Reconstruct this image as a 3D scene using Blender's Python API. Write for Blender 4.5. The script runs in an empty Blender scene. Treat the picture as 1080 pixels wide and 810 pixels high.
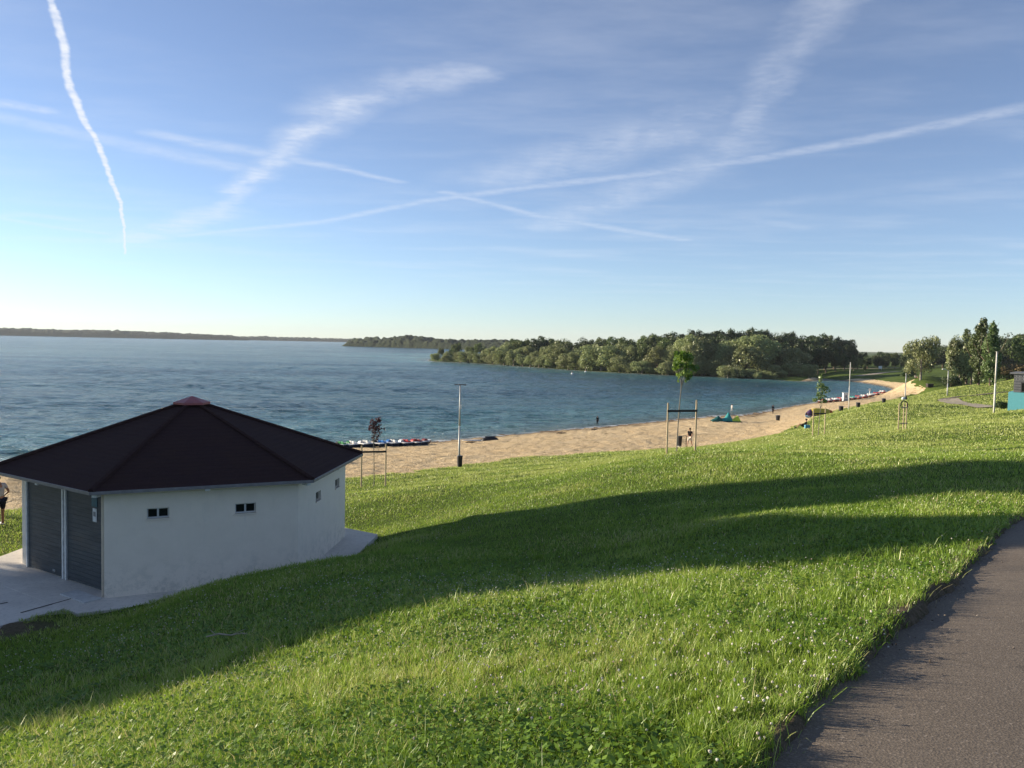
import bpy, bmesh, math, random
import numpy as np
from mathutils import Vector, Matrix
S=bpy.context.scene; COL=S.collection
random.seed(7); RNG=np.random.default_rng(11)
SKYSTR=.095; SKYP=(.78,.05,3.6); SKYH=(.504,.84,.86); CLOUDC=(4.3,4.5,4.9); SUNE=4.9; EXPO=1.15
HAZED=5e-5; HAZEZ0=-12; HAZEZ1=130
F=860.0;PIT=math.radians(2.85);ROL=math.radians(1.19);EYE=14.3
def ray(px,py):
    X=px-540.0;Y=py-405.0
    c,s=math.cos(ROL),math.sin(ROL); X,Y=X*c+Y*s,-X*s+Y*c
    x,d,u=X,F,-Y
    c,s=math.cos(PIT),math.sin(PIT)
    y=d*c+u*s; z=-d*s+u*c
    return x/y,z/y
def at(px,py,D):
    a,b=ray(px,py); return (a*D,D,EYE+b*D)
def atz(px,py,z):
    a,b=ray(px,py); D=(z-EYE)/b; return (a*D,D,z)
CP=[]  # control points
def C(px,py,D): CP.append(at(px,py,D))
def W(px,py,z=0.0): CP.append(atz(px,py,z))
def K(x,y,z): CP.append((x,y,z+EYE))
HC=(-9.506,24.188); HZ=-6.40
# path and ground round the camera
K(0,0,-1.6);K(1.15,3.2,-1.66);K(4.1,6.8,-2.0);K(7.6,11,-2.45);K(13,18,-3.05);K(2,0,-1.6);K(6,4,-1.75);K(12,9,-2.3);K(20,15,-2.9)
K(-2,-2,-1.75);K(-6,-4,-3.2);K(0,-12,-1.6);K(-15,-8,-5.6);K(10,-5,-1.6);K(25,0,-2.2);K(40,20,-3.0);K(-40,-10,-8.2);K(-30,8,-7.0);K(0,-60,-1.6);K(60,-40,-2);K(-80,-40,-12);K(80,30,-3.5)
# bank before the hut
K(-3,5,-2.85);K(-6.5,9.5,-4.7);K(-9.5,13.5,-5.85);K(-13,15,-6.2);K(-17,18,-6.25);C(150,643,18.0);C(205,623,17.8);C(250,610,17.8);C(300,598,18.5);C(340,587,19.8);C(378,578,21.8);K(-1,13,-3.75);K(2.5,9.5,-2.7)
C(560,600,14.5);C(480,562,23.0);C(440,565,23.4);C(520,548,23.2);C(600,531,24);C(405,572,25.8);C(420,560,27);C(400,556,29);C(470,540,30)
# hut pad
K(-9,31,-6.75);K(-15.5,28,-6.7);K(-4,30,-6.6)
K(-14,19.5,-6.4)
# lawn
C(800,515,22);C(1080,487,23);C(713,480,35);C(600,490,48);C(392,515,42);C(430,520,35);C(500,505,42)
C(865,460,63);C(951,453,50);C(1000,470,36);C(1080,440,62);C(1050,436,80);C(1070,433,75);C(950,443,82);C(880,446,85)
C(930,427,112);C(980,430,100);C(890,440,98);C(1060,426,110);C(1000,423,128)
# lawn/sand boundary
C(400,502,50);C(484,491,60);C(600,478,68);C(700,473,76);C(820,458,100);C(848,452,92);K(-30,50,-8.2);K(-60,45,-8.8)
# bins and sand further on
C(820,444,150);C(770,446,140);C(887,433,150);C(932,424,180);C(905,429,165);C(955,420,205)
# shore
SH=[(380,469.5),(455,466),(500,461.5),(560,456.5),(600,452.5),(640,449.5),(680,446),(760,438.5),(820,431),(870,423),(911,417.5),(933,415),(940,411.5),(939,409.5),(934,407.8),(918,405),(893,401.7),(870,399.8),(854,398.2)]
W(938,402.6,1.3);W(918,399.6,1.3);W(900,398.5,1.2);W(955,404.5,1.6)
SHW=[(-400,60),(-160,82),(-90,86),(-55,90)]+[atz(x,y,0)[:2] for x,y in SH]+[atz(x,y,0)[:2] for x,y in [(800,399),(760,397.5),(700,395.5),(650,393),(600,390),(550,386.5),(500,383),(456,381)]]+[(-66,650),(-30,800),(200,1100),(600,1500)]
for p in SHW: CP.append((p[0],p[1],0.0))
# lake bed
for x,y in [(-60,160),(-20,200),(30,260),(60,330),(100,330),(-100,130),(-100,300),(0,400),(-60,500),(-300,300),(-300,120),(-200,700),(-400,1000),(-700,400),(90,290)]: CP.append((x,y,-4.0))
# far park
C(970,402,245);C(1030,408,240);C(925,391,450);C(960,386,520);C(1075,398,230);C(1040,388,420);C(880,393,430);C(850,396,405);C(968,412,240);C(1000,410,200)
# peninsula land
for x,y,z in [(100,470,3),(60,520,3),(150,520,4),(0,640,2.5),(200,480,3.5),(250,600,5),(100,700,4),(350,500,6),(350,300,6),(150,120,10),(250,200,9),(0,720,3),(400,900,5)]: CP.append((x,y,z))
CP=np.array(CP)
def warp(x,y):
    x=np.asarray(x,float);y=np.asarray(y,float)
    r=np.hypot(x,y)+1e-9
    f=np.log1p(r/12.0)/r*1.0
    return x*f,y*f
def phi(r2): return np.where(r2>0,r2*np.log(r2+1e-12),0.0)
_cx,_cy=warp(CP[:,0],CP[:,1]);_n=len(CP)
_K=phi((_cx[:,None]-_cx)**2+(_cy[:,None]-_cy)**2)+np.eye(_n)*1e-5
_P=np.c_[np.ones(_n),_cx,_cy]
_A=np.block([[_K,_P],[_P.T,np.zeros((3,3))]])
_w=np.linalg.solve(_A,np.r_[CP[:,2],0,0,0])
def raw(x,y):
    wx,wy=warp(x,y);sh=wx.shape;wx=wx.ravel();wy=wy.ravel()
    out=np.empty(len(wx))
    for i in range(0,len(wx),20000):
        a=wx[i:i+20000];b=wy[i:i+20000]
        out[i:i+20000]=phi((a[:,None]-_cx)**2+(b[:,None]-_cy)**2)@_w[:_n]+_w[_n]+_w[_n+1]*a+_w[_n+2]*b
    return out.reshape(sh)
def hit(px,py,zf=raw,y0=1.5,y1=900):
    a,b=ray(px,py); y=np.geomspace(y0,y1,4000); d=EYE+b*y-zf(a*y,y)
    i=np.argmax(d<0)
    if not (d<0).any(): return None
    t=d[i-1]/(d[i-1]-d[i]); yy=y[i-1]+t*(y[i]-y[i-1])
    return (a*yy,yy,EYE+b*yy)
HZW=HZ+EYE                       # slab height above the lake
# ------------------------------------------------------------------ helpers
def link(o,parent=None):
    COL.objects.link(o)
    if parent is not None: o.parent=parent
    return o
def tag(o,label=None,cat=None,group=None,kind=None):
    if label: o["label"]=label
    if cat: o["category"]=cat
    if group: o["group"]=group
    if kind: o["kind"]=kind
    return o
def thing(name,label,cat,loc=(0,0,0),rz=0.0,group=None):
    o=bpy.data.objects.new(name,None); o.empty_display_size=.3
    o.location=loc; o.rotation_euler=(0,0,rz); link(o)
    return tag(o,label,cat,group)
class MB:
    def __init__(s): s.v=[];s.f=[];s.m=[]
    def add(s,vs,fs,mi=0):
        k=len(s.v); s.v+= [tuple(map(float,q)) for q in vs]; s.f+=[tuple(k+i for i in q) for q in fs]; s.m+=[mi]*len(fs); return s
    def box(s,c,d,rz=0,mi=0,tilt=0):
        x,y,z=d[0]/2,d[1]/2,d[2]/2; co,si=math.cos(rz),math.sin(rz); ct,st=math.cos(tilt),math.sin(tilt); vs=[]
        for a in(-x,x):
            for b in(-y,y):
                for e in(-z,z):
                    b2=b*ct-e*st; e2=b*st+e*ct
                    vs.append((c[0]+a*co-b2*si,c[1]+a*si+b2*co,c[2]+e2))
        return s.add(vs,[(0,1,3,2),(4,6,7,5),(0,4,5,1),(2,3,7,6),(0,2,6,4),(1,5,7,3)],mi)
    def prism(s,poly,z0,z1,mi=0,top=None):
        n=len(poly); top=top or poly
        vs=[(p[0],p[1],z0) for p in poly]+[(p[0],p[1],z1) for p in top]
        return s.add(vs,[tuple(range(n-1,-1,-1)),tuple(range(n,2*n))]+[(i,(i+1)%n,n+(i+1)%n,n+i) for i in range(n)],mi)
    def tube(s,p0,p1,r0,r1=None,n=8,mi=0):
        r1=r0 if r1 is None else r1
        a=Vector(p0);b=Vector(p1);d=(b-a).normalized(); u=d.orthogonal().normalized(); w=d.cross(u)
        vs=[]
        for p,r in((a,r0),(b,r1)):
            for i in range(n):
                t=2*math.pi*i/n; vs.append(p+u*(r*math.cos(t))+w*(r*math.sin(t)))
        return s.add(vs,[tuple(range(n-1,-1,-1)),tuple(range(n,2*n))]+[(i,(i+1)%n,n+(i+1)%n,n+i) for i in range(n)],mi)
    def path(s,pts,rs,n=7,mi=0):
        for i in range(len(pts)-1): s.tube(pts[i],pts[i+1],rs[i],rs[i+1],n,mi)
        return s
    def ball(s,c,r,nu=10,nv=6,mi=0,half=False):
        r=(r,r,r) if np.isscalar(r) else r
        vs=[];fs=[]
        for j in range(nv+1):
            t=math.pi*j/nv*(.5 if half else 1)
            for i in range(nu):
                a=2*math.pi*i/nu; vs.append((c[0]+r[0]*math.sin(t)*math.cos(a),c[1]+r[1]*math.sin(t)*math.sin(a),c[2]+r[2]*math.cos(t)))
        for j in range(nv):
            for i in range(nu): fs.append((j*nu+i,(j+1)*nu+i,(j+1)*nu+(i+1)%nu,j*nu+(i+1)%nu))
        return s.add(vs,fs,mi)
    def build(s,name,mats,parent=None,smooth=False,bevel=0):
        me=bpy.data.meshes.new(name); me.from_pydata(s.v,[],s.f)
        for m in (mats if isinstance(mats,(list,tuple)) else [mats]): me.materials.append(m)
        me.polygons.foreach_set('material_index',s.m)
        if smooth: me.polygons.foreach_set('use_smooth',[True]*len(s.f))
        me.validate(); me.update()
        o=link(bpy.data.objects.new(name,me),parent)
        if bevel:
            b=o.modifiers.new('b','BEVEL'); b.width=bevel; b.segments=2; b.limit_method='ANGLE'
        return o
def npmesh(name,V,Fq,mat,parent=None,attrs=None,smooth=False,fmat=None,col=True):
    me=bpy.data.meshes.new(name); V=np.asarray(V,np.float32); Fq=np.asarray(Fq,np.int32)
    k=Fq.shape[1]; me.vertices.add(len(V)); me.loops.add(Fq.size); me.polygons.add(len(Fq))
    me.vertices.foreach_set('co',V.ravel()); me.loops.foreach_set('vertex_index',Fq.ravel())
    me.polygons.foreach_set('loop_start',np.arange(0,Fq.size,k,dtype=np.int32))
    me.polygons.foreach_set('use_smooth',np.full(len(Fq),smooth))
    for m in (mat if isinstance(mat,(list,tuple)) else [mat]): me.materials.append(m)
    for an,av in (attrs or {}).items():
        at=me.attributes.new(an,'FLOAT','POINT'); at.data.foreach_set('value',np.asarray(av,np.float32))
    me.update(calc_edges=True)
    o=bpy.data.objects.new(name,me)
    if col: link(o,parent)
    return o
def segdist(x,y,P,closed=False):
    d=np.full(np.shape(x),1e9); P=list(P)+([P[0]] if closed else [])
    for a,b in zip(P[:-1],P[1:]):
        dx,dy=b[0]-a[0],b[1]-a[1]; t=np.clip(((x-a[0])*dx+(y-a[1])*dy)/(dx*dx+dy*dy+1e-12),0,1)
        d=np.minimum(d,np.hypot(x-a[0]-t*dx,y-a[1]-t*dy))
    return d
def inside(x,y,P):
    c=np.zeros(np.shape(x),bool); n=len(P)
    for i in range(n):
        a=P[i];b=P[(i+1)%n]
        if a[1]==b[1]: continue
        k=((a[1]>y)!=(b[1]>y))&(x<(b[0]-a[0])*(y-a[1])/(b[1]-a[1])+a[0]); c^=k
    return c
def sdf(x,y,P):
    d=segdist(x,y,P,True); return np.where(inside(x,y,P),-d,d)
def sm(a,b,x):
    t=np.clip((x-a)/(b-a),0,1); return t*t*(3-2*t)
_G=RNG.random((256,256))
def vnoise(x,y):
    xi=np.floor(x).astype(int);yi=np.floor(y).astype(int);fx=x-xi;fy=y-yi;fx=fx*fx*(3-2*fx);fy=fy*fy*(3-2*fy)
    g=lambda a,b:_G[a&255,b&255]
    return (g(xi,yi)*(1-fx)+g(xi+1,yi)*fx)*(1-fy)+(g(xi,yi+1)*(1-fx)+g(xi+1,yi+1)*fx)*fy
# ------------------------------------------------------------------ materials
class N:
    def __init__(s,name):
        s.m=bpy.data.materials.new(name); s.m.use_nodes=True; s.t=s.m.node_tree; s.t.nodes.clear()
        s.out=s.t.nodes.new('ShaderNodeOutputMaterial')
    def n(s,ty,**kw):
        q=s.t.nodes.new('ShaderNode'+ty)
        for k,v in kw.items():
            if k.startswith('i_'): q.inputs[k[2:].replace('_',' ')].default_value=v
            else: setattr(q,k,v)
        return q
    def l(s,a,b): s.t.links.new(a,b)
    def pos(s): return s.n('NewGeometry').outputs['Position']
    def obj(s): return s.n('TexCoord').outputs['Object']
    def noise(s,vec,scale,detail=4,rough=.6,stretch=None):
        if stretch:
            mp=s.n('Mapping'); mp.inputs['Scale'].default_value=stretch; s.l(vec,mp.inputs['Vector']); vec=mp.outputs[0]
        q=s.n('TexNoise'); q.inputs['Scale'].default_value=scale; q.inputs['Detail'].default_value=detail; q.inputs['Roughness'].default_value=rough
        s.l(vec,q.inputs['Vector']); return q.outputs['Fac']
    def ramp(s,fac,stops):
        q=s.n('ValToRGB'); e=q.color_ramp.elements
        while len(e)<len(stops): e.new(.5)
        for el,(p,c) in zip(e,stops): el.position=p; el.color=(c[0],c[1],c[2],1) if not np.isscalar(c) else (c,c,c,1)
        s.l(fac,q.inputs[0]); return q.outputs[0]
    def mix(s,fac,a,b,mode='MIX'):
        q=s.n('Mix',data_type='RGBA',blend_type=mode)
        for i,v in ((0,fac),(6,a),(7,b)):
            if hasattr(v,'is_linked') or hasattr(v,'links'): s.l(v,q.inputs[i])
            else: q.inputs[i].default_value=v if np.isscalar(v) else (v[0],v[1],v[2],1)
        return q.outputs[2]
    def math(s,op,a,b=0,clamp=False):
        q=s.n('Math',operation=op,use_clamp=clamp)
        for i,v in ((0,a),(1,b)):
            if hasattr(v,'links'): s.l(v,q.inputs[i])
            else: q.inputs[i].default_value=v
        return q.outputs[0]
    def mapr(s,v,a,b,c=0,d=1):
        q=s.n('MapRange'); s.l(v,q.inputs[0])
        for i,x in enumerate((a,b,c,d)): q.inputs[1+i].default_value=x
        return q.outputs[0]
    def attr(s,n): return s.n('Attribute',attribute_name=n).outputs['Fac']
    def bump(s,h,strength=.3,dist=.02,norm=None):
        q=s.n('Bump'); q.inputs['Strength'].default_value=strength; q.inputs['Distance'].default_value=dist; s.l(h,q.inputs['Height'])
        if norm is not None: s.l(norm,q.inputs['Normal'])
        return q.outputs[0]
    def pbr(s,color,rough=.6,spec=.4,norm=None,metal=0,ior=1.45):
        q=s.n('BsdfPrincipled'); 
        if hasattr(color,'links'): s.l(color,q.inputs['Base Color'])
        else: q.inputs['Base Color'].default_value=(color[0],color[1],color[2],1)
        if hasattr(rough,'links'): s.l(rough,q.inputs['Roughness'])
        else: q.inputs['Roughness'].default_value=rough
        q.inputs['Specular IOR Level'].default_value=spec; q.inputs['Metallic'].default_value=metal; q.inputs['IOR'].default_value=ior
        if norm is not None: s.l(norm,q.inputs['Normal'])
        s.l(q.outputs[0],s.out.inputs[0]); return q
    def leafy(s,color,trans=.35,norm=None,gloss=.04):
        d=s.n('BsdfDiffuse');t=s.n('BsdfTranslucent');g=s.n('BsdfGlossy');g.inputs['Roughness'].default_value=.45
        s.l(color,d.inputs[0]); s.l(color,t.inputs[0])
        if norm is not None: s.l(norm,d.inputs['Normal'])
        m=s.n('MixShader');m.inputs[0].default_value=trans; s.l(d.outputs[0],m.inputs[1]); s.l(t.outputs[0],m.inputs[2])
        m2=s.n('MixShader');m2.inputs[0].default_value=gloss; s.l(m.outputs[0],m2.inputs[1]); s.l(g.outputs[0],m2.inputs[2])
        s.l(m2.outputs[0],s.out.inputs[0])
_pc={}
def plain(name,c,rough=.6,spec=.4,metal=0,var=.18,scale=6):
    """weathered single-colour paint, metal or cloth"""
    if name in _pc: return _pc[name]
    k=N(name); o=k.obj(); f=k.noise(o,scale,5); 
    col=k.ramp(f,[(.3,[x*(1-var) for x in c]),(.7,[min(1,x*(1+var)) for x in c])])
    k.pbr(col,k.mapr(k.noise(o,scale*4,3),.3,.7,max(.05,rough-.1),min(1,rough+.1)),spec,k.bump(k.noise(o,scale*12,3),.15,.004),metal)
    _pc[name]=k.m; return k.m
def leafmat(name,a,b,c,trans=.3,ovar=.25):
    k=N(name); t=k.attr('tint'); col=k.ramp(t,[(0,a),(.5,b),(1,c)])
    r=k.n('ObjectInfo').outputs['Random']; v=k.mapr(r,0,1,1-ovar,1+ovar)
    hs=k.n('HueSaturation'); k.l(col,hs.inputs['Color']); k.l(v,hs.inputs['Value']); k.l(k.mapr(r,0,1,.485,.51),hs.inputs['Hue'])
    k.leafy(hs.outputs[0],trans); return k.m
def barkmat(name,c):
    k=N(name); o=k.obj(); f=k.noise(o,9,5,.7,(1,1,.18)); col=k.ramp(f,[(.3,[x*.55 for x in c]),(.7,c)])
    k.pbr(col,.85,.2,k.bump(f,.6,.03)); return k.m
# ------------------------------------------------------------------ plan of the place (metres, lake level = 0)
def hexpts(R,rot=266.185): return [(HC[0]+R*math.cos(math.radians(rot+60*i)),HC[1]+R*math.sin(math.radians(rot+60*i))) for i in range(6)]
HEX=hexpts(4.645)
SLABP=hexpts(5.75)
_A=Vector(SLABP[0]);_Z=Vector(SLABP[5]);_nz=Vector((-math.sin(math.radians(266.185-30-90)),math.cos(math.radians(266.185-30-90))))
_out=(Vector(((_A+_Z)/2))-Vector(HC)).normalized()
APRON=[tuple(_A+_out*-.1+( _A-_Z).normalized()*-.6),tuple(_A+_out*1.55+(_A-_Z).normalized()*-.5),tuple(_Z+_out*2.2),tuple(_Z+_out*2.2+(_Z-_A).normalized()*5),tuple(_Z+(_Z-_A).normalized()*5+_out*-.6),tuple(_Z+_out*-1.2)]
def wpt(px,py,z): return atz(px,py,z+EYE)[:2]
# path: left edge through measured points, 3 m wide
EL=[(-6.6,-6.6),(-3.4,-2.4),(-1.5,0)]+[hit(*p)[:2] for p in [(828,798),(882,727),(947,663),(1006,617),(1056,566),(1079,552)]]
d=Vector(EL[-1])-Vector(EL[-4]); d.normalize()
EL+=[tuple(Vector(EL[-1])+d*k) for k in (6,14,24,40,60)]
def offs(L,w):
    o=[]
    for i in range(len(L)):
        a=Vector(L[max(0,i-1)]);b=Vector(L[min(len(L)-1,i+1)]); t=(b-a).normalized(); o.append((L[i][0]+t.y*w,L[i][1]-t.x*w))
    return o
ER=offs(EL,3.2)
PATHP=EL+ER[::-1]
SANDB=[hit(*p)[:2] for p in [(2,541),(120,530),(240,518),(365,504),(402,502),(440,498),(484,489.5),(545,482.5),(600,479),(660,476),(700,474.5),(732,472.5),(760,468.5),(800,461),(830,453.5),(845,447)]]
SANDB+=[atz(x,y,2.6)[:2] for x,y in [(862,440.5)]]+[atz(x,y,2.2)[:2] for x,y in [(884,433.5),(915,425.5)]]+[hit(*q)[:2] for q in [(945,419),(960,415),(975,411.5),(972,409),(962,406)]]
SANDB+=[hit(*q)[:2] for q in [(952,403.8),(938,402.6)]]+[atz(x,y,1.25)[:2] for x,y in [(918,399.7),(900,398.6),(880,398)]]+[atz(862,397.6,.6)[:2]]
SHX=[p for p in SHW]
SANDP=[(-150,52),(-70,44)]+SANDB+[atz(853,401,0)[:2],(90,300),(20,300),(-60,300),(-150,220)]
def slabd(x,y): return np.minimum(sdf(x,y,SLABP),sdf(x,y,APRON))
def ground(x,y,flat=True):
    x=np.asarray(x,float);y=np.asarray(y,float)
    r=np.hypot(x,y); k=np.minimum(1,1200/np.maximum(r,1e-6))
    z=raw(x*k,y*k)
    z=z+(vnoise(x*.55,y*.55)-.5)*.10*sm(1,4,r)+(vnoise(x*.13+7,y*.13)-.5)*.22*sm(6,15,r)*sm(1.0,3,z)
    z=np.where(r>520,np.minimum(z,4.5),z)
    d=slabd(x,y); dd=np.maximum(d,0)
    near=d<6
    z=np.where(near,np.minimum(z,HZW-.02+dd*.62),z); z=np.where(near,np.maximum(z,HZW-.1-dd*.25),z)
    return z
def gz(x,y): return float(ground(np.array([x]),np.array([y]))[0])
def lawnz(x,y):
    z=ground(x,y)
    z=z-.35*sm(.02,-.12,slabd(x,y)) 
    z=z-.25*sm(.10,-.06,sdf(x,y,PATHP)+(vnoise(x*4,y*4)-.5)*.12)
    s=sdf(x,y,SANDP)+(vnoise(x*.5,y*.5)-.5)*1.6+(vnoise(x*2,y*2)-.5)*.6
    z=z-.45*sm(.3,-.9,s)
    return z
def place(px,py,dz=0):
    h=hit(px,py,y0=4); return (h[0],h[1],gz(h[0],h[1])+dz)
# ------------------------------------------------------------------ ground sheets
def polar(r0,r1,nr,a0,a1,na):
    r=np.geomspace(r0,r1,nr); a=np.radians(np.linspace(a0,a1,na)); R_,A_=np.meshgrid(r,a,indexing='ij')
    V=np.stack([R_*np.sin(A_),R_*np.cos(A_)],-1)
    i=np.arange(nr-1)[:,None]*na+np.arange(na-1)[None]
    Fq=np.stack([i,i+1,i+na+1,i+na],-1).reshape(-1,4)[:,::-1]
    return V.reshape(-1,2),Fq
angs=np.r_[np.arange(-180,-60,4.0),np.arange(-60,60,.3),np.arange(60,180.1,4.0)]
rr=np.r_[np.geomspace(.5,60,290)[:-1],np.geomspace(60,520,330)[:-1],np.geomspace(520,8900,60)]; R_,A_=np.meshgrid(rr,np.radians(angs),indexing='ij')
X=(R_*np.sin(A_)).ravel();Y=(R_*np.cos(A_)).ravel(); na=len(angs)
i=np.arange(len(rr)-1)[:,None]*na+np.arange(na-1)[None]; Fq=np.stack([i+na,i+na+1,i+1,i],-1).reshape(-1,4)
Z=lawnz(X,Y)
dirt=sm(.42,.05,sdf(X,Y,PATHP))+0*X
dirt=np.maximum(dirt,sm(1.4,.5,np.hypot((X+11.6)/1.9,(Y-17.3)/.9)))
k=N('grass_ground'); p=k.pos(); n1=k.noise(p,1.3,5,.65); n2=k.noise(p,.09,3,.5); n3=k.noise(p,14,4,.7)
c=k.ramp(n1,[(.25,(.026,.045,.009)),(.5,(.05,.08,.014)),(.75,(.10,.115,.026))])
c=k.mix(k.mapr(n2,.35,.65),c,k.ramp(n3,[(.3,(.06,.10,.015)),(.7,(.12,.16,.03))]))
c=k.mix(k.math('MULTIPLY',k.attr('dirt'),k.mapr(n3,.25,.5,.6,1),True),c,k.ramp(n3,[(.3,(.06,.045,.03)),(.7,(.17,.13,.085))]))
k.pbr(c,.95,.1,k.bump(n3,.9,.06,k.bump(n1,.5,.12))); M_LAWN=k.m
lawn=npmesh('lawn',np.stack([X,Y,Z],-1),Fq,M_LAWN,attrs={'dirt':dirt},smooth=True); tag(lawn,kind='structure')
lawn.data.flip_normals() if lawn.data.polygons[50000].normal.z<0 else None
# beach
ang=np.arange(-62,40.01,.2); rr=np.geomspace(26,520,360); R_,A_=np.meshgrid(rr,np.radians(ang),indexing='ij')
X=(R_*np.sin(A_)).ravel();Y=(R_*np.cos(A_)).ravel(); na=len(ang)
i=np.arange(len(rr)-1)[:,None]*na+np.arange(na-1)[None]; Fq=np.stack([i,i+1,i+na+1,i+na],-1).reshape(-1,4)[:,::-1]
s=sdf(X,Y,SANDP); Z=ground(X,Y)-.02+ ((vnoise(X*1.5,Y*1.5)-.5)*.20+(vnoise(X*.7+5,Y*.7)-.5)*.16)*sm(0,-3,s)
keep=(s<3).reshape(-1)[Fq].all(1)&(Z>-1.5)[Fq].any(1); Z=Z-.4*sm(.6,2.2,s)
wet=sm(.5,.03,Z)
k=N('sand'); p=k.pos(); n1=k.noise(p,1.1,6,.75); n2=k.noise(p,.12,3,.5); n3=k.noise(p,5,3,.7)
c=k.ramp(n1,[(.34,(.26,.18,.09)),(.44,(.66,.50,.285)),(.62,(.84,.675,.43))])
c=k.mix(k.mapr(n2,.35,.7,0,.5),c,(.72,.52,.28)); c=k.mix(k.attr('wet'),c,(.20,.14,.085))
k.pbr(c,.9,.2,k.bump(n3,1,.25,k.bump(n1,1,.6))); 
beach=npmesh('beach',np.stack([X,Y,Z],-1),Fq[keep],k.m,attrs={'wet':wet},smooth=True); tag(beach,kind='structure')
# asphalt path
def strip(name,L,Rr,mat,dz,n=10,m=220,zf=None,jit=0):
    def samp(P,t):
        P=np.array(P); s=np.r_[0,np.cumsum(np.hypot(*np.diff(P,axis=0).T))]; s/=s[-1]; return np.stack([np.interp(t,s,P[:,0]),np.interp(t,s,P[:,1])],-1)
    t=np.linspace(0,1,m); a=samp(L,t);b=samp(Rr,t); u=np.linspace(0,1,n)[None,:,None]
    V=a[:,None]*(1-u)+b[:,None]*u; V=V.reshape(-1,2); z=(zf or ground)(V[:,0],V[:,1])+dz
    i=np.arange(m-1)[:,None]*n+np.arange(n-1)[None]; Fq=np.stack([i,i+1,i+n+1,i+n],-1).reshape(-1,4)
    return tag(npmesh(name,np.c_[V,z],Fq,mat,smooth=True),kind='structure')
k=N('asphalt'); p=k.pos(); n1=k.noise(p,70,5,.85); n2=k.noise(p,1.2,4,.6); vo=k.n('TexVoronoi',i_Scale=85.0); k.l(p,vo.inputs['Vector'])
c=k.ramp(n1,[(.36,(.045,.036,.03)),(.46,(.108,.087,.067)),(.54,(.136,.110,.084)),(.70,(.37,.30,.235))]); c=k.mix(k.mapr(n2,.3,.7,0,.45),c,(.102,.083,.064))
c=k.mix(k.mapr(vo.outputs['Color'],.80,.98,0,.55),c,(.42,.36,.30)); cr=k.n('TexVoronoi',feature='DISTANCE_TO_EDGE',i_Scale=.75); nv=k.n('VectorMath',operation='ADD'); k.l(p,nv.inputs[0]); nz_=k.n('TexNoise',i_Scale=2.0,i_Detail=6.0); k.l(p,nz_.inputs['Vector']); sv=k.n('VectorMath',operation='SCALE'); k.l(nz_.outputs['Color'],sv.inputs[0]); sv.inputs['Scale'].default_value=.9; k.l(sv.outputs[0],nv.inputs[1]); k.l(nv.outputs[0],cr.inputs['Vector']); ck=k.math('MULTIPLY',k.mapr(cr.outputs['Distance'],.0,.012,.75,0),k.mapr(n2,.45,.6),True); c=k.mix(ck,c,(.03,.026,.022)); c=k.mix(k.mapr(k.noise(p,.35,4,.6),.4,.65,0,.35),c,(.20,.168,.134))
k.pbr(c,.85,.3,k.bump(vo.outputs['Distance'],.3,.005,k.bump(n1,.4,.005))); M_ASPH=k.m
strip('path',offs(EL,-.16),ER,M_ASPH,-.07,14,260,lambda x,y: ground(x,y)-(vnoise(x*.55,y*.55)-.5)*.09)
k=N('gravel'); p=k.pos(); n1=k.noise(p,2.5,5,.7); k.pbr(k.ramp(n1,[(.3,(.25,.21,.16)),(.7,(.48,.42,.33))]),.95,.1,k.bump(n1,.6,.05)); M_GRAV=k.m
def gpath(pts,w,name='gravel_path',mat=None):
    L=[place(*q)[:2] for q in pts]; return strip(name,offs(L,-w/2),offs(L,w/2),mat or M_GRAV,.10,6,60)
gpath([(1000,421.5),(1003,424),(1012,426),(1025,427.5),(1045,430)],3.0)
# lake
rr=np.r_[np.geomspace(60,480,600)[:-1],np.geomspace(480,1000,170)[:-1],np.geomspace(1000,8900,60)]; ang=np.arange(-72,60.01,.16); R_,A_=np.meshgrid(rr,np.radians(ang),indexing='ij')
X=(R_*np.sin(A_)).ravel();Y=(R_*np.cos(A_)).ravel(); na=len(ang)
i=np.arange(len(rr)-1)[:,None]*na+np.arange(na-1)[None]; Fq=np.stack([i,i+1,i+na+1,i+na],-1).reshape(-1,4)[:,::-1]
dep=-ground(X,Y); dep=np.where(np.hypot(X,Y)>1000,4,dep); keep=(dep>-1.2)[Fq].any(1)
k=N('lake_water'); p=k.pos(); dpt=k.attr('depth')
w1=k.noise(p,1.0,5,.62,(.14,.42,1)); w2=k.noise(p,1.0,4,.6,(.7,1.6,1)); w0=k.noise(p,1.0,4,.6,(.045,.17,1)); g=k.noise(p,1.0,4,.6,(.006,.02,1)); g2=k.noise(p,1.0,3,.55,(.03,.12,1))
col=k.ramp(k.mapr(dpt,0,3.8),[(0,(.20,.26,.22)),(.22,(.15,.35,.33)),(.6,(.075,.24,.265)),(1,(.034,.135,.17))])
col=k.mix(k.mapr(g,.35,.65,0,.55),col,(.012,.055,.10))
foam=k.math('MULTIPLY',k.mapr(dpt,.11,.0),k.mapr(k.noise(p,1.0,4,.7,(.25,.5,1)),.44,.52),True)
caps=k.math('MULTIPLY',k.mapr(k.noise(p,1.0,5,.7,(.12,.45,1)),.70,.74),k.mapr(g2,.45,.6),True)
fo=k.math('MAXIMUM',foam,k.math('MULTIPLY',caps,.7)); col=k.mix(fo,col,(.75,.78,.78))
bn=k.bump(w2,1,1.0,k.bump(w1,1.0,4.0,k.bump(w0,1.0,8.0))); 
rg=k.mix(fo,k.mapr(g,.3,.7,.12,.20),(.8,.8,.8)); k.pbr(col,rg,.5,bn,0,1.33)
rl=np.hypot(X,Y); fade=sm(.05,.9,dep)*sm(900,420,rl)
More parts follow.
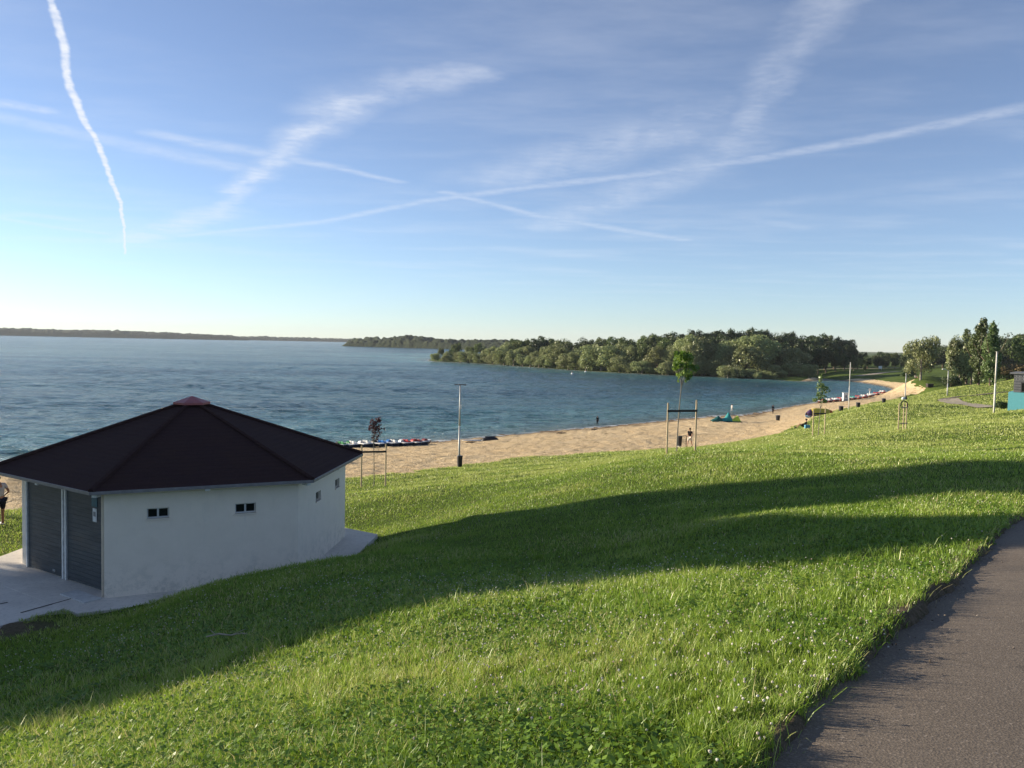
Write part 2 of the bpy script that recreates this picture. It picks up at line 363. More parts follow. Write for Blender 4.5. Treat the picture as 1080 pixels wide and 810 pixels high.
wz=.30*(np.abs(vnoise(X*.10+3,Y*.26+X*.03)-.5)*-2+.6)+.16*(vnoise(X*.22+9,Y*.52+X*.07)-.5)*2+.09*(vnoise(X*.6,Y*1.15+X*.2)-.5)*2
wz*=.60*(.55+.9*vnoise(X*.012+40,Y*.03))*fade
lake=npmesh('lake',np.stack([X,Y,wz],-1),Fq[keep],k.m,attrs={'depth':dep},smooth=True); tag(lake,kind='structure')
# far wooded shores
k=N('far_wood'); p=k.pos(); n1=k.noise(p,.06,5,.7); n2=k.noise(p,.01,3,.5); c=k.ramp(n1,[(.3,(.012,.022,.014)),(.7,(.045,.06,.03))]); c=k.mix(k.mapr(n2,.4,.7,0,.4),c,(.06,.07,.03))
k.pbr(c,.95,.1,k.bump(n1,1,8)); M_FARW=k.m
def shore(px0,px1,D0,D1,prof,deep=500,seed=0):
    n=500; t=np.linspace(0,1,n); px=px0+(px1-px0)*t; D=D0+(D1-D0)*t; rows=[0,.02,.05,.1,.16,.25,.4,.6,.8,1.0]
    V=[]
    top=np.interp(px,[q[0] for q in prof],[q[1] for q in prof])
    for j,u in enumerate(rows):
        a=(px-540)/F; Dj=D+deep*u; x=a*Dj; y=Dj
        h=top/F*D*[0,.55,.8,.9,.95,1,1,.98,.95,.9][j]
        nz=(vnoise(x*.11+seed,y*.11)-.5)*7+(vnoise(x*.05+seed,y*.05)-.5)*6+(vnoise(x*.018+seed,y*.02)-.5)*10
        z=np.where(h>0,h+nz*np.minimum(1,h/12)*(j>0),-1); V.append(np.stack([x,y,z-(j==0)],-1))
    m=len(rows); V=np.array(V).reshape(-1,3); i=np.arange(m-1)[:,None]*n+np.arange(n-1)[None]; Fq=np.stack([i,i+1,i+n+1,i+n],-1).reshape(-1,4)
    return tag(npmesh('hills',V,Fq,M_FARW,smooth=False),kind='structure')
shore(-420,262,3900,4600,[(-420,13),(-100,10),(0,8.4),(60,7.6),(130,7.8),(200,6),(245,4.5),(262,2)],900,3)
shore(225,420,5200,5600,[(225,1.5),(260,3.4),(280,4.6),(284,3.6),(330,3.6),(372,3.2),(420,3.2)],900,9)
shore(360,600,1850,1500,[(360,0),(368,5.5),(390,9),(430,10.5),(470,9.5),(520,9),(600,9)],300,5)
# ------------------------------------------------------------------ grass blades, clover
def scatter(n,r0,r1,a=50,seed=1,pw=1.0):
    g=np.random.default_rng(seed); r=r0*(r1/r0)**(g.random(n)**pw); t=np.radians(g.uniform(-a,a,n)); x=r*np.sin(t);y=r*np.cos(t)
    return x,y,r,g
def okgrass(x,y,mp=.06):
    s=sdf(x,y,SANDP)+(vnoise(x*.5,y*.5)-.5)*1.6+(vnoise(x*2,y*2)-.5)*.6
    bare=np.hypot((x+11.6)/1.5,(y-17.3)/.7)<1+(vnoise(x*3,y*3)-.5)*.8
    return (sdf(x,y,PATHP)>mp+(vnoise(x*3,y*3)-.5)*.30+(vnoise(x*11,y*11)-.5)*.16)&(slabd(x,y)>.04)&(s>0)&~bare
x,y,r,g=scatter(1020000,2.0,260,56,5); x2,y2,r2,_=scatter(600000,16,260,54,6); fine=np.r_[np.zeros(len(x)),np.ones(len(x2))]; x=np.r_[x,x2];y=np.r_[y,y2];r=np.r_[r,r2]
m=okgrass(x,y); x=x[m];y=y[m];r=r[m];fine=fine[m]; z=lawnz(x,y); m=z>.5; x,y,z,r,fine=x[m],y[m],z[m],r[m],fine[m]; n=len(x)
pat=vnoise(x*.9,y*.9)*.6+vnoise(x*.22+9,y*.22)*.4
h=(.020+.032*g.random(n)+.05*(pat-.4)+.05*(g.random(n)>.97))*np.clip(1+r/100,1,2.2)
tf=vnoise(x*8,y*8)*.6+vnoise(x*21,y*21)*.4; h*=1+(.42+1.2*sm(.25,.75,tf)-1)*sm(40,10,r)
w=np.maximum(.0042,.00085*r-.00030*r*sm(14,22,r))*(.7+.6*g.random(n))
az=g.uniform(0,2*np.pi,n); lean=h*(.25+.75*g.random(n)); la=az+np.pi/2+g.normal(0,.8,n)
px_,py_=np.cos(az)*w/2,np.sin(az)*w/2; lx,ly=np.cos(la)*lean,np.sin(la)*lean
B=np.stack([np.stack([x-px_,y-py_,z-.01],-1),np.stack([x+px_,y+py_,z-.01],-1),
 np.stack([x+px_*.75+lx*.4,y+py_*.75+ly*.4,z+h*.62],-1),np.stack([x-px_*.75+lx*.4,y-py_*.75+ly*.4,z+h*.62],-1),
 np.stack([x+px_*.12+lx,y+py_*.12+ly,z+h],-1),np.stack([x-px_*.12+lx,y-py_*.12+ly,z+h],-1)],1).reshape(-1,3)
b=np.arange(n)[:,None]*6; Fq=np.concatenate([b+[0,1,2,3],b+[3,2,4,5]],0)
dry=(g.random(n)<(.05+.20*sm(.55,.75,vnoise(x*.35+3,y*.35+5)))*sm(60,12,r))*.38
tint=np.clip(.05+.55*pat+.25*g.random(n)+.36*sm(8,60,r),0,.76)*(dry==0)+(dry>0)*(.78+.2*g.random(n))
tint=np.repeat(tint,6)
k=N('grass_blade'); c=k.ramp(k.attr('tint'),[(0,(.055,.125,.010)),(.3,(.15,.265,.020)),(.62,(.265,.385,.042)),(.78,(.45,.50,.13)),(1,(.50,.43,.22))])
k.leafy(c,.38,gloss=.05); M_BLADE=k.m
tag(npmesh('grass',B,Fq,k.m,attrs={'tint':tint}),kind='stuff')
# small clover leaves low in the turf
x,y,r,g=scatter(110000,2.0,18,50,8); m=okgrass(x,y)&(vnoise(x*.8+3,y*.8)>.42); x,y,r=x[m],y[m],r[m]; z=lawnz(x,y); n=len(x)
s=(.008+.008*g.random(n))*np.clip(r/6,1,2); zz=z+.015+.05*g.random(n); a=g.uniform(0,6.28,n); tl=g.normal(0,.35,(n,2))
ca,sa=np.cos(a)*s,np.sin(a)*s
q=[np.stack([x+ca*k1-sa*k2,y+sa*k1+ca*k2,zz+(ca*k1-sa*k2)*tl[:,0]+(sa*k1+ca*k2)*tl[:,1]],-1) for k1,k2 in((1,0),(0,1),(-1,0),(0,-1))]
B=np.stack(q,1).reshape(-1,3); Fq=np.arange(n*4).reshape(-1,4)
tag(npmesh('clover_leaves',B,Fq,M_BLADE,attrs={'tint':np.repeat(.05+.4*g.random(n),4)}),kind='stuff')
# white clover heads
x,y,r,g=scatter(15000,2.4,75,50,9,.8); den=vnoise(x*.7+1,y*.7)*.5+vnoise(x*.2+4,y*.2)*.5
m=okgrass(x,y)&(g.random(len(x))<sm(.38,.68,den)); x,y,r=x[m],y[m],r[m]; z=lawnz(x,y); n=len(x)
rad=(.0045+.0035*g.random(n))*np.clip(r/9,1,1.45); zz=z+.07+.05*g.random(n)
bm=bmesh.new(); bmesh.ops.create_icosphere(bm,subdivisions=1,radius=1); bv=np.array([v.co[:] for v in bm.verts]); bf=np.array([[v.index for v in f.verts] for f in bm.faces]); bm.free()
V=(np.stack([x,y,zz],-1)[:,None]+bv[None]*(rad[:,None,None]*(1+.15*g.normal(0,1,(n,len(bv),1))))).reshape(-1,3)
Fq=(np.arange(n)[:,None,None]*len(bv)+bf[None]).reshape(-1,3)
k=N('clover_bloom'); c=k.ramp(k.attr('tint'),[(0,(.55,.50,.42)),(.7,(.72,.70,.62)),(1,(.42,.30,.24))]); k.leafy(c,.2,gloss=0)
tag(npmesh('clover_flowers',V,Fq,k.m,attrs={'tint':np.repeat(g.random(n),len(bv))}),kind='stuff')
# long dry stalks hanging over the path edge
g=np.random.default_rng(21); n=1500; P=np.array(EL[2:]); sl=np.r_[0,np.cumsum(np.hypot(*np.diff(P,axis=0).T))]; t=sl[-1]*(g.random(n)**1.5)*.75
x=np.interp(t,sl,P[:,0])-.02-np.abs(g.normal(0,.12,n)); y=np.interp(t,sl,P[:,1])+np.abs(g.normal(0,.06,n)); z=lawnz(x,y)
h=.05+.11*g.random(n)**2; a=g.uniform(0,6.28,n); w=.0028+.002*g.random(n); ln=h*(.5+.9*g.random(n)); la=g.normal(-.3,1.1,n)
px_,py_=np.cos(a)*w/2,np.sin(a)*w/2; lx,ly=np.cos(la)*ln,np.sin(la)*ln
rows=[]
for u,wz,dz in((0,1,0),(.3,.9,.55),(.65,.7,.9),(1,.2,.86)):
    for sg in(-1,1): rows.append(np.stack([x+sg*px_*wz+lx*u,y+sg*py_*wz+ly*u,z+h*dz],-1))
B=np.stack(rows,1).reshape(-1,3); b=np.arange(n)[:,None]*8; Fq=np.concatenate([b+[0,1,3,2],b+[2,3,5,4],b+[4,5,7,6]],0)
tag(npmesh('long_grass',B,Fq,M_BLADE,attrs={'tint':np.repeat(np.where(g.random(n)<.4,.75+.25*g.random(n),.2+.4*g.random(n)),8)}),kind='stuff')
# crumbs of soil and grit along the path edge and on it
g=np.random.default_rng(22); n=1500; t=sl[-1]*(g.random(n)**1.6)*.7; o=np.where(g.random(n)<.6,np.abs(g.normal(0,.12,n))-.06,g.random(n)*2.6)
tx=np.interp(t,sl,P[:,0]);ty=np.interp(t,sl,P[:,1]); x=tx+o*.77;y=ty-o*.63; z=ground(x,y)-.07+.003
rad=.003+.006*g.random(n)**3
V=(np.stack([x,y,z],-1)[:,None]+bv[None]*rad[:,None,None]*(1+.25*g.normal(0,1,(n,len(bv),1)))).reshape(-1,3); Fq=(np.arange(n)[:,None,None]*len(bv)+bf[None]).reshape(-1,3)
k=N('grit'); k.pbr(k.ramp(k.noise(k.pos(),30,2),[(.4,(.07,.055,.045)),(.62,(.26,.23,.2))]),.9,.2)
tag(npmesh('gravel_grit',V,Fq,k.m),kind='stuff')
# shore pebbles/lumps: footprints in sand come from the beach mesh itself
# ------------------------------------------------------------------ hut
M_PLAS=N('white_render'); k=M_PLAS; o=k.pos(); f=k.noise(o,2.2,6,.7); f2=k.noise(o,40,3); sx=k.n('SeparateXYZ'); k.l(o,sx.inputs[0])
low=k.mapr(sx.outputs[2],HZW+.95,HZW+.05); st=k.math('MULTIPLY',low,k.mapr(k.noise(o,2.6,6,.8),.48,.60),True)
st2=k.math('MULTIPLY',k.mapr(k.noise(o,3,5,.8,(1,1,.25)),.55,.8,0,.25),1)
c=k.ramp(f,[(.3,(.85,.755,.63)),(.7,(.92,.82,.69))]); c=k.mix(st2,c,(.5,.5,.46)); c=k.mix(k.math('MULTIPLY',st,.32),c,(.22,.23,.18))
k.pbr(c,.85,.2,k.bump(f2,.4,.006)); M_PLAS=k.m
k=N('bitumen_shingle'); o=k.obj(); sx=k.n('SeparateXYZ'); k.l(o,sx.inputs[0])
f=k.noise(o,1.4,6,.7); f2=k.noise(o,55,3,.7); wv=k.n('TexWave',wave_type='BANDS',bands_direction='Z'); wv.inputs['Scale'].default_value=4.2; wv.inputs['Distortion'].default_value=.35; wv.inputs['Detail'].default_value=2; k.l(o,wv.inputs['Vector'])
c=k.ramp(f2,[(.3,(.022,.013,.013)),(.7,(.062,.034,.032))]); c=k.mix(k.mapr(f,.4,.75,0,.55),c,(.055,.030,.022)); c=k.mix(k.mapr(wv.outputs[0],.0,.25,.14,0),c,(.012,.008,.008))
k.pbr(c,.95,.12,k.bump(f2,.8,.012,k.bump(wv.outputs[0],.3,.02))); M_ROOF=k.m
k=N('slat_shutter'); o=k.pos(); sx=k.n('SeparateXYZ'); k.l(o,sx.inputs[0]); fr=k.math('FRACT',k.math('MULTIPLY',sx.outputs[2],9.0)); f=k.noise(o,3,5,.7,(.4,.4,3))
c=k.ramp(f,[(.3,(.040,.048,.056)),(.7,(.085,.098,.108))]); c=k.mix(k.mapr(fr,0,.10,.75,0),c,(.012,.013,.015))
k.pbr(c,.6,.35,k.bump(k.mapr(fr,0,.14),.5,.012)); M_SHUT=k.m
M_WHT=plain('white_paint',(.70,.70,.68),.5); M_GREY=plain('grey_metal',(.34,.34,.34),.45,metal=.3); M_CAP=plain('red_metal',(.30,.09,.09),.5)
M_GLS=N('dark_glass'); M_GLS.pbr((.012,.014,.016),.12,.5); M_GLS=M_GLS.m
M_BLK=plain('black_plastic',(.018,.018,.02),.5); M_PAPER=plain('paper_white',(.72,.72,.72),.7,.2)
k=N('concrete'); o=k.pos(); f=k.noise(o,1.1,6,.7); f2=k.noise(o,9,5,.75); c=k.ramp(f,[(.3,(.56,.52,.46)),(.7,(.70,.655,.58))]); c=k.mix(k.mapr(f2,.5,.8,0,.6),c,(.26,.25,.235)); k.pbr(c,.9,.2,k.bump(f2,.35,.01)); M_CONC=k.m
hut=thing('octagonal_hut','white rendered hut with dark red-brown shingle roof and slatted grey shutters beside the lake lawn','hut',(HC[0],HC[1],HZW))
hut.name='beach_hut'
def hx(R,i): a=math.radians(266.185+60*i); return (R*math.cos(a),R*math.sin(a))
H6=[hx(4.645,i) for i in range(6)]; WT=2.62
A=Vector(H6[0]);Zp=Vector(H6[5]); od=((A+Zp)/2).normalized(); ed=(Zp-A).normalized()
A2=A-od*.30+ed*.12; Z2=Zp-od*.30-ed*.42; Zb=Zp-ed*.42
WD=.2
def faceax(i):
    P0=Vector(H6[i]);P1=Vector(H6[i+1]); e=(P1-P0).normalized(); return P0,e,Vector((e.y,-e.x)),(P1-P0).length
n0=faceax(0)[2];n1=faceax(1)[2]; nb=(n0+n1).normalized(); Bi=Vector(H6[1])-nb*(WD/nb.dot(n0))
poly=[tuple(A-n0*WD),tuple(Bi),tuple(Vector(H6[2])-n1*WD)]+H6[2:5]+[tuple(Zp-od*.301),tuple(Z2),tuple(A2),tuple(A+ed*.12)]
WALL=MB(); WALL.prism(poly,-.12,WT)
HOLES={0:[],1:[]}
def onwall(i,px,py):
    a,b=ray(px,py); P0=Vector(hexpts(4.645)[i]);P1=Vector(hexpts(4.645)[i+1]); e=P1-P0
    den=e.x-a*e.y; t=(a*P0.y-P0.x)/den; D=P0.y+t*e.y; return t*e.length,EYE+b*D-HZW
for i,pts in ((0,[(155,546,178.5,536.5),(248,541,270,531)]),(1,[(333,528,338.5,518),(353.5,514,358,505)])):
    for q in pts:
        u0,v0=onwall(i,q[0],q[1]);u1,v1=onwall(i,q[2],q[3]); c_=(v0+v1)/2; HOLES[i].append((u0,u1,c_-.13,c_+.13))
    P0,e,nn,Lf=faceax(i)
    def wb(u0,u1,v0,v1):
        q=P0+e*((u0+u1)/2)-nn*(WD/2); WALL.box((q.x,q.y,(v0+v1)/2),(u1-u0,WD,v1-v0),math.atan2(e.y,e.x))
    u=0
    for h_ in HOLES[i]:
        wb(u,h_[0],-.12,WT); wb(h_[0],h_[1],-.12,h_[2]); wb(h_[0],h_[1],h_[3],WT); u=h_[1]
    wb(u,Lf,-.12,WT)
WALL.build('wall',M_PLAS,hut)
# doors in the recessed front
L=(Z2-A2).length
def front(u,v,off): q=A2+ed*u+od*off; return (q.x,q.y,v)
rz=math.atan2(ed.y,ed.x)
def pane(name,u0,u1,v0,v1,t,mat,par,off=0.0):
    b=MB(); c=front((u0+u1)/2,(v0+v1)/2,off+t/2+.003); b.box(c,(u1-u0,t,v1-v0),rz); return b.build(name,mat,par,bevel=.004)
du=L*.52
d1=pane('door',.06,du-.09,.03,WT-.12,.05,M_SHUT,hut); d2=pane('door',du+.13,L-.04,.03,WT-.12,.05,M_SHUT,hut)
for u in (0.02,du-.05,du+.09,L): pane('post',u-.035,u+.035,0,WT-.05,.09,M_WHT,hut)
nt=pane('notice',.62,.80,1.72,2.06,.012,M_PAPER,d1,.055); pane('notice_print',.655,.765,1.86,1.98,.004,plain('print_grey',(.22,.22,.24)),nt,.069)
pane('blue_notice',.60,.85,2.10,2.34,.012,plain('teal_notice',(.05,.13,.17)),d1,.055)
pane('hasp',du+.5,du+.62,.12,.17,.02,M_GREY,d2,.055)
# windows set back in the two rendered faces
def wallwin(i,u0,u1,v0,v1,mat):
    P0,e,nn,Lf=faceax(i); r_=math.atan2(e.y,e.x)
    q=P0+e*((u0+u1)/2)-nn*.13; bb=MB(); bb.box((q.x,q.y,(v0+v1)/2),(u1-u0-.004,.02,v1-v0-.004),r_); w=bb.build('window',M_GLS,hut); fr=MB(); t=.03
    for a_,b_,c_,d_ in ((u0+.002,u1-.002,v0+.002,v0+t),(u0+.002,u1-.002,v1-t,v1-.002),(u0+.002,u0+t,v0+t,v1-t),(u1-t,u1-.002,v0+t,v1-t),((u0+u1)/2-.022,(u0+u1)/2+.022,v0+t,v1-t)):
        q=P0+e*((a_+b_)/2)-nn*.095; fr.box((q.x,q.y,(c_+d_)/2),(b_-a_,.045,d_-c_),r_)
    fr.build('frame',mat,w)
    b2=MB(); q=P0+e*((u0+u1)/2)+nn*.012; b2.box((q.x,q.y,v0-.014),(u1-u0+.06,.06,.028),r_); b2.build('sill',M_PLAS,w)
for i in (0,1):
    for h_ in HOLES[i]: wallwin(i,*h_,plain('frame_white',(.6,.6,.58),.5) if i==0 else plain('tan_frame',(.36,.33,.26),.6))
# roof
ER_=5.19; ez=-3.696-HZ; az_=-1.896-HZ
E6=[hx(ER_,i) for i in range(6)]
b=MB(); b.add([(x_,y_,ez) for x_,y_ in E6]+[(0,0,az_)],[(i,(i+1)%6,6) for i in range(6)]); b.add([(x_*.985,y_*.985,ez-.05) for x_,y_ in E6],[(5,4,3,2,1,0)]); roof=b.build('roof',M_ROOF,hut)
b=MB()
for i in range(6): b.tube((E6[i][0],E6[i][1],ez+.012),(0,0,az_+.012),.075,.06,6)
b.build('ridge',M_ROOF,roof)
b=MB()
for i in range(6):
    a=Vector(E6[i]);c=Vector(E6[(i+1)%6]); m_=(a+c)/2; n_=m_.normalized(); m2=m_+n_*.022; b.box((m2.x,m2.y,ez-.035),((c-a).length+.02,.03,.075),math.atan2((c-a).y,(c-a).x))
b.build('fascia',plain('fascia_grey',(.20,.19,.19),.5),roof)
for i in range(6):
    q=Vector(hx(ER_*.955,i)); b=MB(); b.box((q.x,q.y,ez-.11),(.2,.12,.10),math.radians(266.185+60*i)); b.build('rafter_end',M_WHT,roof)
    q=(Vector(hx(ER_*.97,i))+Vector(hx(ER_*.97,i+1)))/2; b=MB(); b.box((q.x,q.y,ez-.10),(.12,.22,.07),math.radians(266.185+60*i+30+90)); b.build('rafter_end',M_WHT,roof)
b=MB(); b.prism([hx(.50,i) for i in range(6)],az_-.30,az_-.22,0); cp=[hx(.52,i) for i in range(6)]
b.add([(x_,y_,az_-.10) for x_,y_ in cp]+[(x_,y_,az_-.04) for x_,y_ in cp]+[(0,0,az_+.14)],[(0,5,4,3,2,1)]+[(i,(i+1)%6,6+(i+1)%6,6+i) for i in range(6)]+[(6+i,6+(i+1)%6,12) for i in range(6)]); b.tube((0,0,az_-.25),(0,0,az_-.09),.30,.30,6); b.build('roof_cap',M_CAP,roof)
# concrete slab round the hut
mb=MB(); mb.prism(SLABP,HZW-.5,HZW-.004); o=mb.build('pavement',M_CONC); tag(o,kind='structure')
mb=MB(); mb.prism(APRON,HZW-.5,HZW-.010); o=mb.build('pavement',M_CONC); tag(o,kind='structure')
J=MB()
def joint(p0,p1,zz=-.0035,w=.035):
    a=Vector(atz(*p0,HZW)[:2]);c=Vector(atz(*p1,HZW)[:2]); m_=(a+c)/2; J.box((m_.x,m_.y,HZW+zz),((c-a).length,w,.009),math.atan2((c-a).y,(c-a).x))
joint((22,646),(76,631)); joint((-20,641),(8,635))
a=Vector(SLABP[0]);c=Vector(SLABP[5]); 
o=J.build('pavement_joint',plain('joint_dirt',(.05,.047,.042),.95)); tag(o,kind='structure')
a=Vector(HEX[0])+od*.28+ed*.55; mb=MB(); mb.box((a.x,a.y,HZW+.012),(1.1,.42,.03),rz); o=mb.build('door_step',plain('pale_concrete',(.55,.55,.53),.9)); tag(o,'pale concrete step on the paving at the hut corner','step')
# kerb beyond the slab on the far left
# ------------------------------------------------------------------ trees
def crownmesh(name,lobes,n,size,mat,seed,shell=.70,sub=16,flat=.5):
    g=np.random.default_rng(seed); lobes=np.array(lobes,float); ar=(lobes[:,3]*lobes[:,4]*lobes[:,5])**(2/3); Pn=np.maximum(1,(n*ar/ar.sum()).astype(int)); V=[];T=[]
    for L,c in zip(lobes,Pn):
        d=g.normal(0,1,(sub,3)); d/=np.linalg.norm(d,axis=1)[:,None]; d[:,2]=np.where(d[:,2]<-.55,-d[:,2],d[:,2])
        sc=L[:3]+d*L[3:6]*.72; st=g.random(sub); k=g.integers(0,sub,c)
        e=g.normal(0,1,(c,3)); e/=np.linalg.norm(e,axis=1)[:,None]; rad=(shell+(1-shell)*g.random((c,1))**.6)*(.42+.12*st[k][:,None])
        P=sc[k]+e*L[3:6]*rad
        nrm=e+g.normal(0,flat,(c,3)); nrm/=np.linalg.norm(nrm,axis=1)[:,None]
        t=np.cross(nrm,g.normal(0,1,(c,3))); t/=np.linalg.norm(t,axis=1)[:,None]; b=np.cross(nrm,t)
        s=size*(.6+.8*g.random((c,1))); V.append(np.stack([P+t*s,P+b*s*.55,P-t*s,P-b*s*.55],1)); T.append(np.clip(.15+.45*st[k]+.4*g.random(c),0,1))
    V=np.concatenate(V).reshape(-1,3); T=np.repeat(np.concatenate(T),4)
    o=npmesh(name,V,np.arange(len(V)).reshape(-1,4),mat,attrs={'tint':T},col=False); return o.data
def trunkmesh(name,mat,h,r,limbs,seed,lean=0):
    g=random.Random(seed); b=MB(); pts=[(0,0,-.4),(0,0,0.1),(lean*.3,0,h*.35),(lean*.6,.1*r,h*.7),(lean,0,h)]; b.path(pts,[r*1.35,r*1.1,r*.85,r*.65,r*.3],8)
    for i in range(limbs):
        a=6.28*i/limbs+g.uniform(-.4,.4); z=h*g.uniform(.3,.75); l=h*g.uniform(.3,.55); p0=(lean*z/h,0,z); p1=(math.cos(a)*l*.5,math.sin(a)*l*.5,z+l*.45); p2=(math.cos(a)*l*.85,math.sin(a)*l*.85,z+l*1.0); b.path([p0,p1,p2],[r*.45,r*.3,r*.1],6)
    o=b.build(name,mat,smooth=True); me=o.data; COL.objects.unlink(o); return me
BARK=barkmat('bark',(.20,.155,.11)); BARKG=barkmat('grey_bark',(.30,.27,.22))
L_WIL=leafmat('willow_leaf',(.14,.175,.066),(.225,.26,.102),(.30,.335,.15),.35)
L_OAK=leafmat('oak_leaf',(.02,.040,.014),(.042,.072,.021),(.075,.11,.035),.22)
L_MID=leafmat('mixed_leaf',(.05,.08,.02),(.10,.14,.036),(.16,.195,.062),.25)
L_POP=leafmat('poplar_leaf',(.035,.065,.018),(.075,.12,.032),(.13,.17,.055),.25)
L_LIME=leafmat('lime_leaf',(.05,.10,.015),(.12,.20,.03),(.26,.34,.06),.4,0)
L_PURP=leafmat('purple_leaf',(.03,.013,.018),(.06,.024,.03),(.11,.045,.05),.25,0)
L_YOUNG=leafmat('young_leaf',(.10,.16,.055),(.19,.26,.09),(.28,.35,.14),.35,0)
L_SCRUB=leafmat('scrub_leaf',(.09,.08,.03),(.16,.13,.05),(.25,.19,.09),.2,0)
# unit trees about 1 m tall (scaled by their Empty), all wider or narrower by x/y scale
def lob(seed,kind):
    g=random.Random(seed); o=[]
    if kind=='round':
        o.append((0,0,.52,.36,.36,.40))
        for i in range(9):
            a=g.uniform(0,6.28); q=g.uniform(.12,.30); o.append((math.cos(a)*q,math.sin(a)*q,g.uniform(.22,.82),g.uniform(.14,.24),g.uniform(.14,.24),g.uniform(.13,.22)))
    elif kind=='low':
        o.append((0,0,.42,.44,.44,.40))
        for i in range(10):
            a=g.uniform(0,6.28); q=g.uniform(.2,.38); o.append((math.cos(a)*q,math.sin(a)*q,g.uniform(.14,.7),g.uniform(.16,.26),g.uniform(.16,.26),g.uniform(.14,.26)))
    elif kind=='tall':
        o.append((0,0,.55,.26,.26,.42))
        for i in range(9):
            a=g.uniform(0,6.28); q=g.uniform(.06,.2); o.append((math.cos(a)*q,math.sin(a)*q,g.uniform(.2,.9),.14,.14,g.uniform(.12,.2)))
    elif kind=='poplar':
        for i in range(9):
            z=.12+.1*i; w=.13*math.sin(math.pi*min(1,(z+.12)/1.15))+.03; o.append((g.uniform(-.03,.03),g.uniform(-.03,.03),z,w,w,.13))
    return o
PROT={}
def proto(kind,leaf,leafname,seeds,n,size,th,tr,bark):
    L=[]
    for s in seeds: L.append((crownmesh('crown',lob(s,kind),int(n*1.25),size*1.05,leaf,s),trunkmesh('trunk',bark,th,tr,5,s)))
    PROT[kind+leafname]=L
proto('round',L_WIL,'w',(1,2,3),5200,.023,.5,.03,BARKG); proto('low',L_WIL,'w',(4,5,6),4600,.027,.4,.03,BARKG)
proto('round',L_OAK,'o',(11,12,13),5200,.023,.55,.03,BARK); proto('tall',L_OAK,'o',(14,15),4200,.02,.6,.028,BARK)
proto('round',L_MID,'m',(21,22,23),5200,.023,.5,.03,BARK); proto('poplar',L_POP,'p',(31,32,33),7000,.016,.8,.02,BARK)
proto('low',L_OAK,'o',(41,42),3600,.03,.4,.03,BARK); proto('low',L_SCRUB,'s',(44,),2600,.03,.3,.02,BARK)
TG=random.Random(5)
def tree(kind,loc,h,w,name,label,group=None,cat='tree',vi=None):
    L=PROT[kind]; cm,tm=L[TG.randrange(len(L)) if vi is None else vi%len(L)]
    t=thing(name,label,cat,loc,TG.uniform(0,6.28),group); t.scale=(w,w,h)
    for nm,me in(('crown',cm),('trunk',tm)): link(bpy.data.objects.new(nm,me),t)
    return t
# shoreline of the wooded point
PT=[(450,380.6),(456,381),(500,383),(550,386.5),(600,390),(650,393),(700,395.5),(760,397.5),(800,399),(845,399)]
def shp(px,back):
    y=np.interp(px,[q[0] for q in PT],[q[1] for q in PT]); a=ray(px,y)[0]; D=atz(px,y,0)[1]+back; x=a*D; return (x,D,max(.15,gz(x,D))),D
def ypt(px,loc): # pixel row of a world point near column px
    p=loc; 
    c,s_=math.cos(PIT),math.sin(PIT); d_=p[1]*c-(p[2]-EYE)*s_; u=p[1]*s_+(p[2]-EYE)*c; X=p[0]/d_*F;Y=-u/d_*F; c,s_=math.cos(ROL),math.sin(ROL); return 405+X*s_+Y*c
def htop(loc,px,ytop): return (ypt(px,loc)-ytop)*loc[1]/F
SKY=[(456,368),(470,366),(485,361),(500,362),(520,361.5),(535,355.5),(548,358),(562,358),(580,353.5),(592,357),(605,356.5),(625,354),(640,357),(662,353.5),(680,354.5),(700,353),(725,350),(745,348),(770,349),(790,347),(815,348.5),(835,351.5),(855,350.5),(868,352),(880,356),(893,359),(905,366),(912,372)]
def sky(px): return np.interp(px,[q[0] for q in SKY],[q[1] for q in SKY])
W1='pale green rounded willow at the water edge of the wooded point'; W2='low grey-green willow bush overhanging the water along the wooded point'
W3='mid green tree rising behind the front willows of the wooded point'; W4='dark green tree in the wood on the ridge behind the willows'
# the willows that stand out, one by one (px, top row, width px)
for px,yt,wp,lb in [(588,362,27,'round pale willow standing alone at the water, left third of the wooded point'),(634,359,36,'broad pale willow leaning over the water in the middle of the wooded point'),
  (731,357,24,'pale upright willow just left of the sapling crown line, before the dark wood'),(790,361,40,'large spreading pale willow at the water before the dark wood'),(826,360.5,36,'large round grey-green willow at the right end of the wooded point'),(752,376,22,'small pale willow bush between two larger willows before the dark wood')]:
    loc,D=shp(px,6 if wp>26 else 2); tree('roundw' if wp<30 else 'loww',loc,htop(loc,px,yt),wp*D/F*1.25,'willow_tree',lb)
for px in np.arange(457,846,5.0):
    px=px+TG.uniform(-3,3)
    if any(abs(px-q)<9 for q in (588,634,790,826)): continue
    loc,D=shp(px,TG.uniform(-1.5,3)); hp=TG.uniform(7,19)*(1 if px>520 else .75); h=hp*D/F
    tree(TG.choice(['loww','loww','roundw']),loc,h,h*TG.uniform(1.0,1.5),'willow_bush',W2,'willow bushes along the waterline of the wooded point')
for px in np.arange(764,856,4.5):
    px=px+TG.uniform(-1.5,1.5); loc,D=shp(px,TG.uniform(-16,-3)); loc=(loc[0],loc[1],max(-.1,gz(loc[0],loc[1]))); h=TG.uniform(8,17)*D/F
    tree('loww',loc,h,h*TG.uniform(1.0,1.5),'willow_bush',W2,'willow bushes along the waterline of the wooded point')
for px in np.arange(462,800,10.5):
    px=px+TG.uniform(-4,4)
    if 575<px<598: continue
    loc,D=shp(px,TG.uniform(10,24)); yt=sky(px)+TG.uniform(2,13); h=htop(loc,px,yt)
    tree('roundw' if TG.random()<.72 else 'roundm',loc,h,h*TG.uniform(.75,1.1),'willow_tree',W1,'willows along the wooded point')
